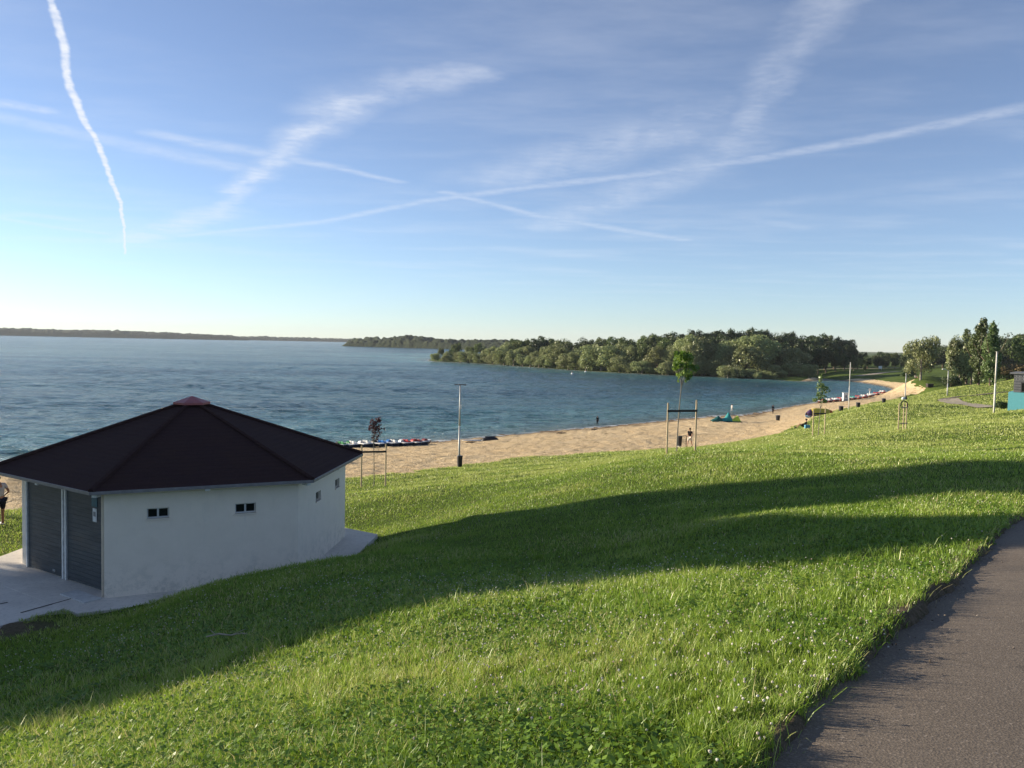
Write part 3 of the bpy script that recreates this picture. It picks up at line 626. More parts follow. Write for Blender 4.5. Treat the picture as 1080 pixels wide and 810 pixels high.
for px in np.arange(468,720,9):
    px=px+TG.uniform(-4,4); loc,D=shp(px,TG.uniform(30,60)); h=htop(loc,px,sky(px)+TG.uniform(-1,4))
    tree('roundm' if TG.random()<.6 else 'roundo',loc,h,h*TG.uniform(.7,.95),'broadleaf_tree',W3,'trees behind the willows of the wooded point')
for row,(back,dy,step) in enumerate(((40,11,10),(75,5,9),(120,0,8))):
    for px in np.arange(690 if row else 720,915,step):
        px=px+TG.uniform(-3,3)
        y0=np.interp(px,[q[0] for q in PT],[q[1] for q in PT]); a=ray(px,y0)[0]; D=400+back; x=a*D; loc=(x,D,max(.3,gz(x,D))); yt=sky(px)+dy+TG.uniform(-1.5,2.5); h=htop(loc,px,yt)
        if h<3: continue
        tree('roundo' if TG.random()<.7 else 'tallo',loc,h,min(h*TG.uniform(.62,.9),24),'oak_tree',W4,'trees of the dark wood behind the bay')
# dark wood closing the park behind
for row,(D0,dy) in enumerate(((470,3),(540,0))):
    for px in np.arange(905,1135,9 if row else 10):
        px=px+TG.uniform(-3,3); a=ray(px,388)[0]; D=D0+TG.uniform(-12,12); x=a*D; loc=(x,D,gz(x,D)); yt=np.interp(px,[905,925,945,960,1000,1045,1062,1080,1135],[374,372,371,369,362,357,352,350,346])+dy+TG.uniform(-2,3)
        h=htop(loc,px,yt); tree('roundo' if TG.random()<.75 else 'roundm',loc,h,h*TG.uniform(.8,1.15),'oak_tree','dark tree in the wood along the far side of the park lawn','trees closing the far side of the park')
def ptree(kind,px,py,yt,wp,name,lb,cat='tree',vi=0,grp=None):
    p=place(px,py); D=p[1]; return tree(kind,p,htop(p,px,yt),wp*D/F,name,lb,grp,cat,vi)
ptree('roundw',971,400,354,35,'park_tree','broad grey-green tree standing alone on the lawn behind the beach tip',vi=1)
ptree('lowo',958.5,399,384,15,'dark_bush','small dark round bush left of the lone park tree',cat='bush')
ptree('roundm',1006,403,352,20,'park_tree','tall thin-crowned tree at the left rear of the poplar clump',vi=2)
ptree('roundw',1012,404,353,36,'willow_tree','pale weeping willow filling the left half of the poplar clump',vi=0)
ptree('roundm',1024,406,349,27,'park_tree','mid green bushy tree in front of the poplars',vi=1)
for i,(px,py,yt,wp,lb) in enumerate([(1019,405,350,34,'slim poplar showing between the willow and the tallest poplar'),(1032,406,339,40,'tallest dark poplar in the middle of the clump'),(1044,406.5,342,36,'dark poplar at the right end of the clump')]): ptree('poplarp',px,py,yt,wp*1.5,'poplar_tree',lb,vi=i)
ptree('lowo',1003,409,393,20,'dark_bush','dark green bush at the foot of the pale weeping willow',cat='bush',vi=1)
ptree('roundm',1079,397,355,40,'park_tree','grey-green round tree at the right edge above the scrub',vi=0)
ptree('lows',1070,399,381,40,'scrub_bush','tan and brown scrub bush above the turquoise building',cat='bush')
ptree('lowo',1062,401,386,26,'dark_bush','dark green shrub left of the tan scrub',cat='bush')
ptree('lowo',1056,431.5,421,16,'dark_bush','dark shrub against the left wall of the turquoise building',cat='bush',vi=1)
# ------------------------------------------------------------------ trees left of the view that shade the slope
SUNAZ,SUNEL=math.radians(70),math.radians(13.0)
def suv(u,v,l): return Vector((u*math.cos(SUNAZ)+l*math.sin(SUNAZ),u*math.sin(SUNAZ)-l*math.cos(SUNAZ),EYE+v-l*math.tan(SUNEL)))
def shader(name,label,lob_uv,l,n,size,cat='tree'):
    L=[]; c0=suv(sum(q[0] for q in lob_uv)/len(lob_uv),0,l); base=Vector((c0.x,c0.y,gz(c0.x,c0.y)))
    for u,v,ru,rv in lob_uv:
        q=suv(u,v,l)-base; L.append((q.x,q.y,q.z,ru,ru,rv))
    t=thing(name,label,cat,base)
    link(bpy.data.objects.new('crown',crownmesh('crown',L,n,size,L_MID,77,.5,18)),t); top=max(q[2] for q in L)
    link(bpy.data.objects.new('trunk',trunkmesh('trunk',BARK,max(1.5,top*.9),.16 if top>5 else .08,6,3)),t); return t
shader('shade_tree','tall leafy tree left of the hut nearest the shutters, shading the slope',[(13.9,-1.6,2.0,2.0),(12.4,-4.6,3.4,1.9),(14.8,-4.7,2.6,1.8),(13.4,-3.2,2.4,1.4),(11.0,-6.6,3.4,1.8),(15.5,-7.0,3.2,1.8),(14.0,-.2,1.7,1.7),(13.6,1.0,1.6,1.4),(12.6,-9.0,2.6,1.7),(15.6,-9.6,2.4,1.5),(13.4,-10.8,2.4,1.3),(16.4,-6.0,1.9,1.5),(16.3,-7.4,1.7,1.0),(15.1,-7.7,1.6,1.0),(17.3,-6.9,1.5,.9),(14.0,-8.4,1.6,1.0)],-48,48000,.21)
shader('shade_tree','tallest leafy tree left of the hut behind its corner, shading the upper lawn',[(24.2,-1.2,3.0,2.4),(22.2,-3.6,2.6,1.8),(21.2,-5.4,2.6,1.6),(20.0,-7.0,3.0,1.8),(24.6,.8,2.8,2.0),(18.2,-5.8,2.4,1.5),(17.2,-6.8,2.2,1.5),(20.1,-3.7,1.8,1.1),(21.5,-2.6,1.6,1.0)],-60,34000,.21)
shader('shade_tree','smaller bushy tree low on the slope left of the hut, shading the near lawn',[(8.2,-6.4,2.2,1.9),(7.2,-6.0,1.6,1.5),(9.4,-5.8,2.2,1.7),(10.6,-5.0,1.8,1.6),(8.4,-8.2,2.4,1.6),(11.5,-8.4,2.4,1.6),(9.0,-9.4,2.0,1.4)],-37,26000,.17)
# ------------------------------------------------------------------ staked saplings
M_STK=barkmat('stake_wood',(.62,.49,.32)); M_STRAP=plain('dark_strap',(.03,.028,.026),.7)
def sapling(name,label,base,sl,sr,hs,barz,th,crown,leaf,nl,ls,tr=.022,bend=0,third=None,nbar=1):
    """base = trunk foot (world); sl/sr = stake feet (world)"""
    t=thing(name,label,'sapling',base); B0=Vector(base); a=Vector(sl)-B0;c=Vector(sr)-B0
    for q in [a,c]+([Vector(third)-B0] if third else []):
        b=MB(); b.tube((q.x,q.y,q.z-.3),(q.x,q.y,q.z+hs),.042,.038,10); b.build('stake',M_STK,t)
    b=MB(); m_=(a+c)/2; zt=(a.z+c.z)/2+barz
    b.box((m_.x,m_.y-.045,zt),((c-a).length+.06,.03,.10),math.atan2(c.y-a.y,c.x-a.x)); b.build('crossbar',M_STRAP,t)
    if th:
        b=MB(); b.path([(0,0,-.1),(bend*.2,0,th*.4),(bend*.6,0,th*.75),(bend,0,th*1.0),(bend*1.1,0,th+.5*(crown[0][2]-th)+.3)],[tr*1.2,tr,tr*.9,tr*.75,tr*.4],8)
        g=random.Random(4)
        for L in crown: b.tube((bend,0,th*.97),(L[0],L[1],L[2]+L[5]*.3),tr*.5,tr*.15,5)
        b.build('trunk',BARKG,t)
        link(bpy.data.objects.new('crown',crownmesh('crown',crown,nl,ls,leaf,9,.45,9,.8)),t)
    return t
def pl(px,py): return place(px,py)
p=pl(713.5,480); s_=p[1]/F
def at_d(px,py,D): q=at(px,py,D); return (q[0],D,gz(q[0],D))
sapling('young_tree','young tree with bright lime-green leaves between two tall stakes at the beach edge',p,at_d(703,482,p[1]-.25),at_d(733,478,p[1]+.2),2.2,1.80,2.9,
  [(.15,0,3.9,.50,.45,.42),(.02,0,3.55,.32,.3,.35),(.45,0,3.55,.38,.34,.34),(.22,.1,3.25,.32,.3,.3),(-.1,0,4.1,.28,.26,.25),(.42,0,3.95,.28,.26,.3)],L_LIME,620,.085,.026,.12)
p=pl(394.5,514)
sapling('young_tree','young purple-leaved tree between two stakes behind the hut roof corner',p,at_d(381,516.5,p[1]-.3),at_d(406.5,513.5,p[1]+.1),2.2,1.85,2.35,
  [(.0,0,3.0,.40,.36,.45),(.1,0,3.35,.36,.3,.35),(-.2,0,2.95,.34,.3,.3),(.25,0,2.9,.3,.3,.3),(.02,0,2.55,.18,.18,.25)],L_PURP,340,.072,.022,-.05)
p=pl(863,459.5)
sapling('young_tree','sparse young tree with small pale leaves tied between two stakes near the seated person',p,at_d(857,460.5,p[1]-.3),at_d(869.5,459.5,p[1]+.1),2.15,1.72,2.2,
  [(.0,0,4.35,.20,.2,.45),(.04,0,3.75,.32,.3,.45),(.5,0,3.55,.30,.28,.32),(.1,0,3.15,.36,.32,.34),(-.22,0,2.8,.34,.3,.26),(.28,0,2.7,.28,.26,.22)],L_YOUNG,560,.09,.03,.1)
p=pl(951,454); D=p[1]
t=thing('tree_guard','empty tree guard of three pale stakes with dark strap round the top on the lawn','tree guard',p)
for px,dd in((947.3,-.2),(952.3,.35),(955.2,-.1)):
    q=at(px,454,D+dd); b=MB(); x_,y_=q[0]-p[0],dd; b.tube((x_,y_,-.3),(x_,y_,1.62),.035,.032,8); b.build('stake',M_STK,t)
b=MB(); b.path([(-.22,-.2,1.45),(-.2,-.2,1.62),(-.1,-.1,1.72),(.05,0,1.74),(.18,-.05,1.70),(.245,-.1,1.58),(.245,-.1,1.4)],[.035]*7,6); b.build('strap',M_STRAP,t)
for z_ in (.42,1.35): b=MB(); b.box((.02,-.2,z_),(.5,.03,.07),.2); b.build('crossbar',M_STK,t)
# ------------------------------------------------------------------ poles and lamps
M_GALV=plain('galvanised_steel',(.42,.43,.42),.5,metal=.2); M_PALE=plain('pale_pole_paint',(.62,.60,.55),.5)
def pole(px,py,yt,r,name,label,cat,mat,head=None,xt=None):
    p=place(px,py); D=p[1]; t=thing(name,label,cat,p); H=htop(p,px,yt); 
    b=MB(); b.path([(0,0,-.3),(0,0,H*.5),(0,0,H)],[r,r*.85,r*.65],10); b.build('shaft',mat,t,smooth=True)
    if head: head(t,H,D)
    return t,p
def h1(t,H,D):
    b=MB(); b.box((0,0,H+.03),(.85,.10,.07)); b.build('crossarm',plain('arm_dark',(.12,.12,.12)),t); b=MB(); b.box((.06,-.13,H*.735),(.16,.14,.26)); b.build('junction_box',plain('box_white',(.7,.7,.68)),t)
pole(484,491.5,405.5,.075,'mast','grey mast with a short crossarm and junction box standing at the edge of the sand','mast',M_GALV,h1)
pole(895,431.5,382,.095,'mast','bare pale mast on the beach beside the row of red boats','mast',M_PALE)
def h3(t,H,D):
    b=MB(); b.tube((0,0,H),(-.7,0,H+.25),.06,.05,6); b.build('arm',M_GALV,t); b=MB(); b.box((-.85,0,H+.28),(.55,.28,.14),0,0,.1); b.build('lamp_head',plain('lamp_grey',(.5,.5,.48)),t)
pole(999,417.5,391,.11,'street_lamp','lamp post with a pale head on a short arm before the poplar clump','street lamp',M_GALV,h3)
def h4(t,H,D):
    b=MB(); b.ball((0,0,H+.08),(.14,.14,.12)); b.build('finial',M_GALV,t)
t_,p_=pole(954.5,422,395,.11,'mast','thin grey mast left of the tree guard with bags at its foot','mast',M_GALV,h4)
def h5(t,H,D):
    b=MB(); b.tube((0,0,H),(0,0,H+.12),.05,.09,10); b.build('cap',M_PALE,t)
pole(1048.2,436,372,.085,'mast','thick cream-white mast standing on the lawn by the turquoise building','mast',M_PALE,h5)
# ------------------------------------------------------------------ litter bins
def bin_(px,py,label,h=.85,r=.26,post=False,name='litter_bin'):
    p=place(px,py); t=thing(name,label,'litter bin',p); z=.18 if post else .02
    b=MB(); n=14; ring=lambda q:[(q*math.cos(6.2832*i/n),q*math.sin(6.2832*i/n)) for i in range(n)]
    b.prism(ring(r*.82),z,h*.9,0,ring(r)); b.build('bin_body',M_BLK,t)
    b=MB(); b.prism(ring(r*1.1),h*.9,h,0,ring(r*1.05)); b.build('rim',plain('bin_rim',(.03,.03,.032),.4),t)
    if post:
        b=MB(); b.tube((r+.38,0,-.2),(r+.38,0,h+.06),.05,.045,8); b.box(((r+.38)/2+.05,0,h+.03),(r+.75,.06,.06)); b.build('post',M_STK,t)
        b=MB(); b.prism(ring(r*.7),.06,.2,0,ring(r*.8)); b.build('bin_bag',plain('bag_pale',(.6,.6,.58),.6),t)
    return t
bin_(484.8,492.3,'black litter bin behind the foot of the grey crossarm mast',0.85,.20)
bin_(716.5,472.5,'black litter bin hung on a wooden post behind the lime-green young tree',1.05,.24,True)
bin_(820.3,443.5,'dark litter bin alone on the sand beyond the two kites',.95,.42)
bin_(887,433.2,'dark litter bin left of the pale mast on the beach',.95,.42)
bin_(905,429.8,'dark litter bin right of the pale mast on the beach',.95,.40)
bin_(932,425,'dark litter bin nearest the thin grey mast on the grassy sand',.95,.40)
p=place(953,422.5); t=thing('beach_bag','white bag with a dark strap lying at the foot of the thin grey mast','bag',p)
b=MB(); b.ball((0,0,.3),(.45,.3,.35)); b.build('bag',M_PAPER,t,smooth=True); b=MB(); b.ball((.42,-.1,.42),(.22,.2,.42)); b.build('strap',M_BLK,t,smooth=True)
# ------------------------------------------------------------------ people
def skin(name,V,Ed,Rd,mat,parent,lev=1):
    me=bpy.data.meshes.new(name); me.from_pydata(V,Ed,[]); me.materials.append(mat); o=link(bpy.data.objects.new(name,me),parent)
    sk=o.modifiers.new('skin','SKIN'); sk.use_smooth_shade=True
    for i,r in enumerate(Rd):
        q=me.skin_vertices[0].data[i]; q.radius=(r,r) if np.isscalar(r) else r; q.use_root=(i==0)
    ss=o.modifiers.new('sub','SUBSURF'); ss.levels=lev; ss.render_levels=lev; return o
SKIN=plain('skin_tan',(.36,.20,.13),.55,var=.06); SKIND=plain('skin_brown',(.17,.085,.05),.55,var=.06)
def person(label,loc,rz,J,shirt=None,legs=None,hair=(.02,.015,.012),skinm=None,legcut='ankle',sleeve='elbow',hat=None,shoes=None,scale=1.0):
    """J: joint -> (x,y,z), y forward, x to the person's right"""
    t=thing('person',label,'person',loc,rz); t.scale=(scale,)*3; sm_=skinm or SKIN
    P={k:Vector(v) for k,v in J.items()}
    V=[];E_=[];R_=[]; ix={}
    def v(nm,p,r,par=None):
        ix[nm]=len(V); V.append(tuple(p)); R_.append(r)
        if par: E_.append((ix[par],ix[nm]))
    v('pel',P['pel'],(.13,.10)); v('waist',P['pel'].lerp(P['chest'],.45),(.125,.09),'pel'); v('chest',P['chest'],(.15,.105),'waist'); v('nb',P['neck'],(.06,.06),'chest')
    hd=P['head']-P['neck']; v('hb',P['neck']+hd*.35,(.062,.068),'nb'); v('hm',P['head'],(.078,.095),'hb'); v('ht',P['head']+hd.normalized()*.10,(.05,.06),'hm')
    fw=Vector(J.get('face',(0,1,0))).normalized(); v('nose',P['head']+fw*.112-hd.normalized()*.01,.014,'hm')
    for sd in 'LR':
        sg=-1 if sd=='L' else 1
        v('sh'+sd,P['sh'+sd],.052,'chest'); v('el'+sd,P['el'+sd],.040,'sh'+sd); v('wr'+sd,P['wr'+sd],.027,'el'+sd)
        d=(P['wr'+sd]-P['el'+sd]).normalized(); pm=P['wr'+sd]+d*.07; v('pm'+sd,pm,(.036,.022),'wr'+sd); side=d.cross(Vector((1,0,0))); side=side.normalized() if side.length>.1 else Vector((0,1,0))
        for f,(o,l) in enumerate(((-.027,.07),(-.009,.082),(.009,.076),(.027,.058))):
            v('f%s%d'%(sd,f),pm+d*.03+side*o,.0095,'pm'+sd); v('g%s%d'%(sd,f),pm+d*(.03+l*.55)+side*o*1.1,.009,'f%s%d'%(sd,f)); v('h%s%d'%(sd,f),pm+d*(.03+l*.9)+side*o+Vector((-sg*.018,0,0)),.0075,'g%s%d'%(sd,f))
        v('t1'+sd,P['wr'+sd]+d*.045+side*.042,.011,'wr'+sd); v('t2'+sd,P['wr'+sd]+d*.085+side*.058,.009,'t1'+sd)
        v('hp'+sd,P['hp'+sd],.092,'pel'); v('kn'+sd,P['kn'+sd],.058,'hp'+sd); v('ca'+sd,P['kn'+sd].lerp(P['an'+sd],.35),.056,'kn'+sd); v('an'+sd,P['an'+sd],.038,'ca'+sd); v('to'+sd,P['to'+sd],(.036,.028),'an'+sd)
    skin('body',V,E_,R_,sm_,t)
    if shirt:
        V=[];E_=[];R_=[];ix.clear(); v('pel',P['pel'].lerp(P['chest'],.02),(.155,.125)); v('waist',P['pel'].lerp(P['chest'],.45),(.145,.115),'pel'); v('chest',P['chest'],(.172,.13),'waist'); v('nb',P['chest'].lerp(P['neck'],.7),(.075,.08),'chest')
        for sd in 'LR':
            v('sh'+sd,P['sh'+sd],.07,'chest'); v('el'+sd,P['sh'+sd].lerp(P['el'+sd],.62 if sleeve=='elbow' else 1),.058,'sh'+sd)
            if sleeve=='wrist': v('wr'+sd,P['el'+sd].lerp(P['wr'+sd],.92),.042,'el'+sd)
        skin('shirt',V,E_,R_,plain('cloth_%.2f_%.2f_%.2f'%shirt,shirt,.9,.1),t)
    if legs:
        V=[];E_=[];R_=[];ix.clear(); v('pel',P['pel']+Vector((0,0,.03)),(.155,.125))
        for sd in 'LR':
            v('hp'+sd,P['hp'+sd],.112,'pel'); 
            if legcut=='knee': v('kn'+sd,P['hp'+sd].lerp(P['kn'+sd],.88),.085,'hp'+sd)
            else: v('kn'+sd,P['kn'+sd],.078,'hp'+sd); v('an'+sd,P['kn'+sd].lerp(P['an'+sd],.9),.060,'kn'+sd)
        skin('shorts' if legcut=='knee' else 'trousers',V,E_,R_,plain('cloth_%.2f_%.2f_%.2f'%legs,legs,.9,.1),t)
    up=hd.normalized(); b=MB(); c=P['head']+up*.035-fw*.022; b.ball(c,(.094,.108,.098),14,9); b.build('hat' if hat else 'hair',plain('hair_%.2f_%.2f_%.2f'%(hat or hair),hat or hair,.8,.2),t,smooth=True)
    for sd in 'LR':
        b=MB(); m_=P['an'+sd].lerp(P['to'+sd],.55); b.ball((m_.x,m_.y,m_.z-.005),(.052,.135,.05),10,6); b.build('shoe',plain('shoe_%.2f_%.2f_%.2f'%(shoes or (.03,.03,.03)),shoes or (.03,.03,.03),.7),t,smooth=True)
    return t
def stand(dx=0.0,stride=0.0,arm=0.0,lean=0.0):
    J=dict(pel=(0,0,.95),chest=(0,lean*.6,1.30),neck=(0,lean,1.47),head=(0,lean+.03,1.63))
    for sd,sg in(('L',-1),('R',1)):
        st=stride*sg; J['hp'+sd]=(sg*.09,0,.90); J['kn'+sd]=(sg*.10,st*.5+.03+abs(st)*.1,.50); J['an'+sd]=(sg*.10,st,.09+(.05 if st<0 else 0)); J['to'+sd]=(sg*.115,st+.17,.045)
        J['sh'+sd]=(sg*.185,lean*.9,1.40); J['el'+sd]=(sg*.25,lean-.02-st*.35,1.12); J['wr'+sd]=(sg*.235,lean+.10-st*.7,.89)
    return J
J=stand(lean=.12,stride=.06); J['head']=(0,.20,1.60); J['elR']=(.26,-.04,1.16); J['wrR']=(.20,.16,1.02)
p=place(0.5,556.5); person('person in grey top and dark shorts standing beyond the hut at the left edge',p,math.radians(55),J,(.24,.24,.25),(.012,.014,.024),(.012,.01,.01),SKIND,'knee','elbow',shoes=(.6,.6,.58),scale=1.0)
p=place(727.5,472.2); person('person in black T-shirt and pale shorts walking beside the litter bin on its wooden post',p,math.radians(140),stand(stride=.26,lean=.04),(.012,.012,.014),(.62,.58,.50),(.012,.01,.01),SKIN,'knee')
p=atz(630,448.6,-.25); person('person in black wetsuit standing at the water edge left of the lime-green sapling',p,math.radians(10),stand(stride=.05),(.012,.012,.014),(.012,.012,.014),(.012,.01,.01),SKIN,'ankle','wrist')
p=atz(771.8,434.6,-.2); person('person in pale top with a dark bag wading in the shallows above the teal kite',p,math.radians(-60),stand(stride=.12),(.58,.56,.52),(.66,.64,.60),(.05,.035,.025),SKIN,'ankle','wrist',scale=1.05)
p=place(815,436); person('person in dark clothes standing alone on the sand near the waterline',p,math.radians(190),stand(stride=.08),(.014,.014,.016),(.02,.02,.028),(.012,.01,.01),SKIN,'ankle','wrist',scale=1.05)
J=dict(pel=(0,-.1,.20),chest=(0,-.24,.52),neck=(0,-.25,.70),head=(0,-.22,.86))
for sd,sg in(('L',-1),('R',1)):
    J['hp'+sd]=(sg*.1,-.05,.16);J['kn'+sd]=(sg*.13,.36,.42);J['an'+sd]=(sg*.13,.66,.09);J['to'+sd]=(sg*.14,.82,.06);J['sh'+sd]=(sg*.19,-.24,.63);J['el'+sd]=(sg*.26,-.06,.42);J['wr'+sd]=(sg*.2,.2,.40)
p=place(847.5,452.0); person('person in black sitting on the grass beside the small pale-leaved sapling',p,math.radians(75),J,(.012,.012,.014),(.03,.03,.035),(.012,.01,.01),SKIN,'knee','wrist',scale=1.15)
p=place(966,399.5); J2=dict(J); person('tiny person in white top sitting on the park lawn beneath the lone tree',p,math.radians(200),J2,(.75,.75,.72),(.02,.02,.03),(.012,.01,.01),SKIN,'knee','elbow',scale=1.35)
q=place(851,452.3); t=thing('beach_bag','blue bag on the grass behind the seated person','bag',(q[0],q[1]-.1,q[2])); b=MB(); b.box((0,0,.2),(.55,.35,.38)); b.build('bag',plain('blue_cloth',(.10,.30,.42),.8),t,bevel=.06); b=MB(); b.path([(-.15,0,.38),(-.1,0,.52),(.1,0,.52),(.15,0,.38)],[.02]*4,6); b.build('handle',M_BLK,t)
# ------------------------------------------------------------------ kites on the sand
def kite(label,px0,px1,py,prof,cols,D_,depth=1.6,up=True):
    """inflatable kite lying on its tips: arched cells, each its own cloth panel"""
    a=Vector(place(px0,py)); c=Vector(place(px1,py)); c=Vector((c.x*a.y/c.y,a.y,c.z)); Lk=(c-a).length
    z0=gz((a.x+c.x)/2,a.y); t=thing('kite',label,'kite',((a.x+c.x)/2,a.y,z0))
    for name,u0,u1,col in cols:
        n=14;m=8;V=[];fs=[]
        for i in range(n+1):
            u=u0+(u1-u0)*i/n; h=np.interp(u,[q[0] for q in prof],[q[1] for q in prof])
            for j in range(m+1):
                s=j/m; V.append(((u-.5)*Lk,depth*(s-.5),.03+h*math.sin(math.pi*(.5 if s<.0 else s))**.8 if 0<j<m else .02))
        for i in range(n):
            for j in range(m): k_=i*(m+1)+j; fs.append((k_,k_+m+1,k_+m+2,k_+1))
        b=MB(); b.add(V,fs); o=b.build(name,plain('kite_%s'%name+label[:4],col,.55,.3,var=.08),t,smooth=True); sd=o.modifiers.new('s','SOLIDIFY'); sd.thickness=.03
    b=MB(); pts=[((u-.5)*Lk,-depth*.5,.08) for u in np.linspace(0,1,9)]; b.path(pts,[.05]+[.09]*7+[.05],7); b.build('leading_edge',plain('kite_tube'+label[:4],cols[0][3],.5),t,smooth=True)
    return t
kite('teal and lime-green kite lying on the sand below the wading person',750,781,445,[(0,.25),(.10,.5),(.24,1.05),(.34,.55),(.45,.65),(.58,1.75),(.66,1.0),(.72,.4),(.80,.75),(.90,1.15),(.96,.6),(1,.15)],[('dark_panel',0,.36,(.012,.09,.085)),('teal_panel',.36,.69,(.02,.22,.23)),('lime_panel',.69,1,(.50,.64,.07))],140)
kite('yellow and orange kite lying behind the small pale-leaved sapling',853.5,877,440.8,[(0,.5),(.1,1.0),(.3,1.25),(.7,1.2),(.9,.9),(1,.3)],[('purple_panel',0,.16,(.06,.03,.09)),('yellow_panel',.16,.8,(.55,.44,.06)),('orange_panel',.8,1,(.55,.16,.03))],110,1.4)
p=place(851.3,441.0); t=thing('beach_umbrella','pale blue round beach parasol lying on its side next to the yellow kite','parasol',(p[0],p[1]-.6,p[2])); b=MB(); n=12
ctr=(0,-.35,.55); R0=.62; vs=[ctr]+[(R0*math.cos(6.2832*i/n),.0,.60+R0*math.sin(6.2832*i/n)*.98) for i in range(n)]; b.add(vs,[(0,1+i,1+(i+1)%n) for i in range(n)]); o=b.build('canopy',plain('pale_blue_cloth',(.22,.40,.66),.7),t); sd=o.modifiers.new('s','SOLIDIFY'); sd.thickness=.02
b=MB(); b.tube((0,-.40,.55),(0,1.1,.35),.02,.02,6); b.build('pole',M_GALV,t)
# ------------------------------------------------------------------ pedal boats
def pedalo(loc,rz,label,hull,deck,seat,cover=None,slide=None,sc=1.0):
    t=thing('pedal_boat',label,'pedal boat',loc,rz,None); t.scale=(sc,)*3
    for sx in(-.48,.48):
        b=MB(); st=[(-1.55,.16,.20,.42),(-1.2,.23,.02,.52),(0,.25,-.02,.50),(1.0,.22,.02,.54),(1.55,.13,.22,.62),(1.85,.04,.48,.70)]; vs=[];fs=[]
        for y_,w_,zb,zt in st: vs+=[(sx-w_*.55,y_,zb),(sx+w_*.55,y_,zb),(sx+w_,y_,zt),(sx-w_,y_,zt)]
        for i in range(len(st)-1):
            for e in range(4): fs.append((4*i+e,4*i+(e+1)%4,4*i+4+(e+1)%4,4*i+4+e))
        fs+=[(3,2,1,0),(4*len(st)-4,4*len(st)-3,4*len(st)-2,4*len(st)-1)]; b.add(vs,fs); b.build('float',hull,t,bevel=.03)
    b=MB(); b.box((0,-.05,.56),(1.46,2.9,.10)); b.box((0,1.55,.66),(1.2,.5,.10),0,0,.25); b.build('deck',deck,t,bevel=.03)
    for sx in(-.34,.34):
        b=MB(); b.box((sx,-.35,.70),(.54,.5,.18)); b.box((sx,-.64,.82),(.54,.12,.36),0,0,.25); b.build('seat',seat,t,bevel=.05)
    b=MB(); n=12; b.add([(-.3,.95+.42*math.cos(math.pi*i/n),.60+.32*math.sin(math.pi*i/n)) for i in range(n+1)]+[(.3,.95+.42*math.cos(math.pi*i/n),.60+.32*math.sin(math.pi*i/n)) for i in range(n+1)],[(i,i+1,n+2+i,n+1+i) for i in range(n)]+[tuple(range(n,-1,-1)),tuple(range(n+1,2*n+2))]); b.build('paddle_cover',cover or deck,t)
    b=MB(); b.tube((0,-1.35,.58),(0,-1.35,.95),.03,.03,6); b.tube((0,-1.35,.93),(0,-.95,.98),.025,.025,6); b.build('tiller',M_BLK,t)
    return t
HN=plain('hull_navy',(.02,.028,.05),.35,.5); HR=plain('hull_red',(.42,.045,.04),.35,.5); DW=plain('deck_white',(.72,.72,.70),.4,.5); HRD=plain('hull_dark_red',(.20,.03,.03),.4)
cz={'white':DW,'blue':plain('seat_blue',(.03,.17,.48),.4),'green':plain('seat_green',(.06,.28,.10),.4),'red':plain('seat_red',(.45,.05,.05),.4),'dark':M_BLK,'maroon':plain('cover_maroon',(.20,.035,.04),.5),'teal':plain('seat_teal',(.08,.38,.34),.4)}
row=[(351,471.8,'white','dark','white pedal boat with dark seats, leftmost showing above the hut roof'),(363,471.5,'green','green','white pedal boat with green seats, left of the purple-leaved tree'),(375,471.2,'white','white','all-white pedal boat just left of the purple-leaved tree crown'),(389,470.9,'white','dark','white pedal boat with a black paddle cover behind the purple-leaved tree'),(405,470.6,'blue','blue','white pedal boat with blue seats right of the purple-leaved tree'),(418,470.2,'white','white','all-white pedal boat between the blue-seated and red-seated ones'),(431,469.7,'red','red','white pedal boat with red seats, second from the right end'),(443,469.0,'maroon','maroon','pedal boat under a maroon cover at the right end of the left row')]
for i,(px,py,s_,c_,lb) in enumerate(row):
    q=atz(px,py+2.2,.25); loc=(q[0],q[1],max(.05,gz(q[0],q[1]))); pedalo(loc,math.radians(-42+5*math.sin(i*2.1)),lb,HN,DW,cz[s_],cz[c_],None,.9)
for i,(px,py,s_,c_,h_,lb) in enumerate([(868,424.6,'red','red',HRD,'red pedal boat at the left end of the far row, behind the pale-leaved sapling'),(874,423.6,'white','red',HRD,'dark red pedal boat with white seats, second in the far row'),(880.5,423,'white','white',HRD,'dark red pedal boat with white deck left of the lifeguard hut'),(886,422.2,'red','white',HR,'red pedal boat against the left side of the lifeguard hut'),(899,420.6,'teal','teal',HRD,'pedal boat with teal seats right of the lifeguard hut'),(905,420,'red','white',HR,'bright red pedal boat with white cover, right of the pale mast'),(911,419,'white','red',HR,'bright red pedal boat with white seats in the middle of the right half'),(917.5,418.2,'white','white',HRD,'dark red pedal boat with white seats and white cover before the gap'),(924,417.2,'red','red',HRD,'dark red pedal boat with red seats near the right end of the far row'),(930.5,416.2,'white','red',HR,'red pedal boat with white seats at the right end of the far row')]):
    q=atz(px,py,.5); loc=(q[0],q[1],max(.1,gz(q[0],q[1]))); pedalo(loc,math.radians(-48+6*math.sin(i*1.7)),lb,h_,DW,cz[s_],cz[c_])
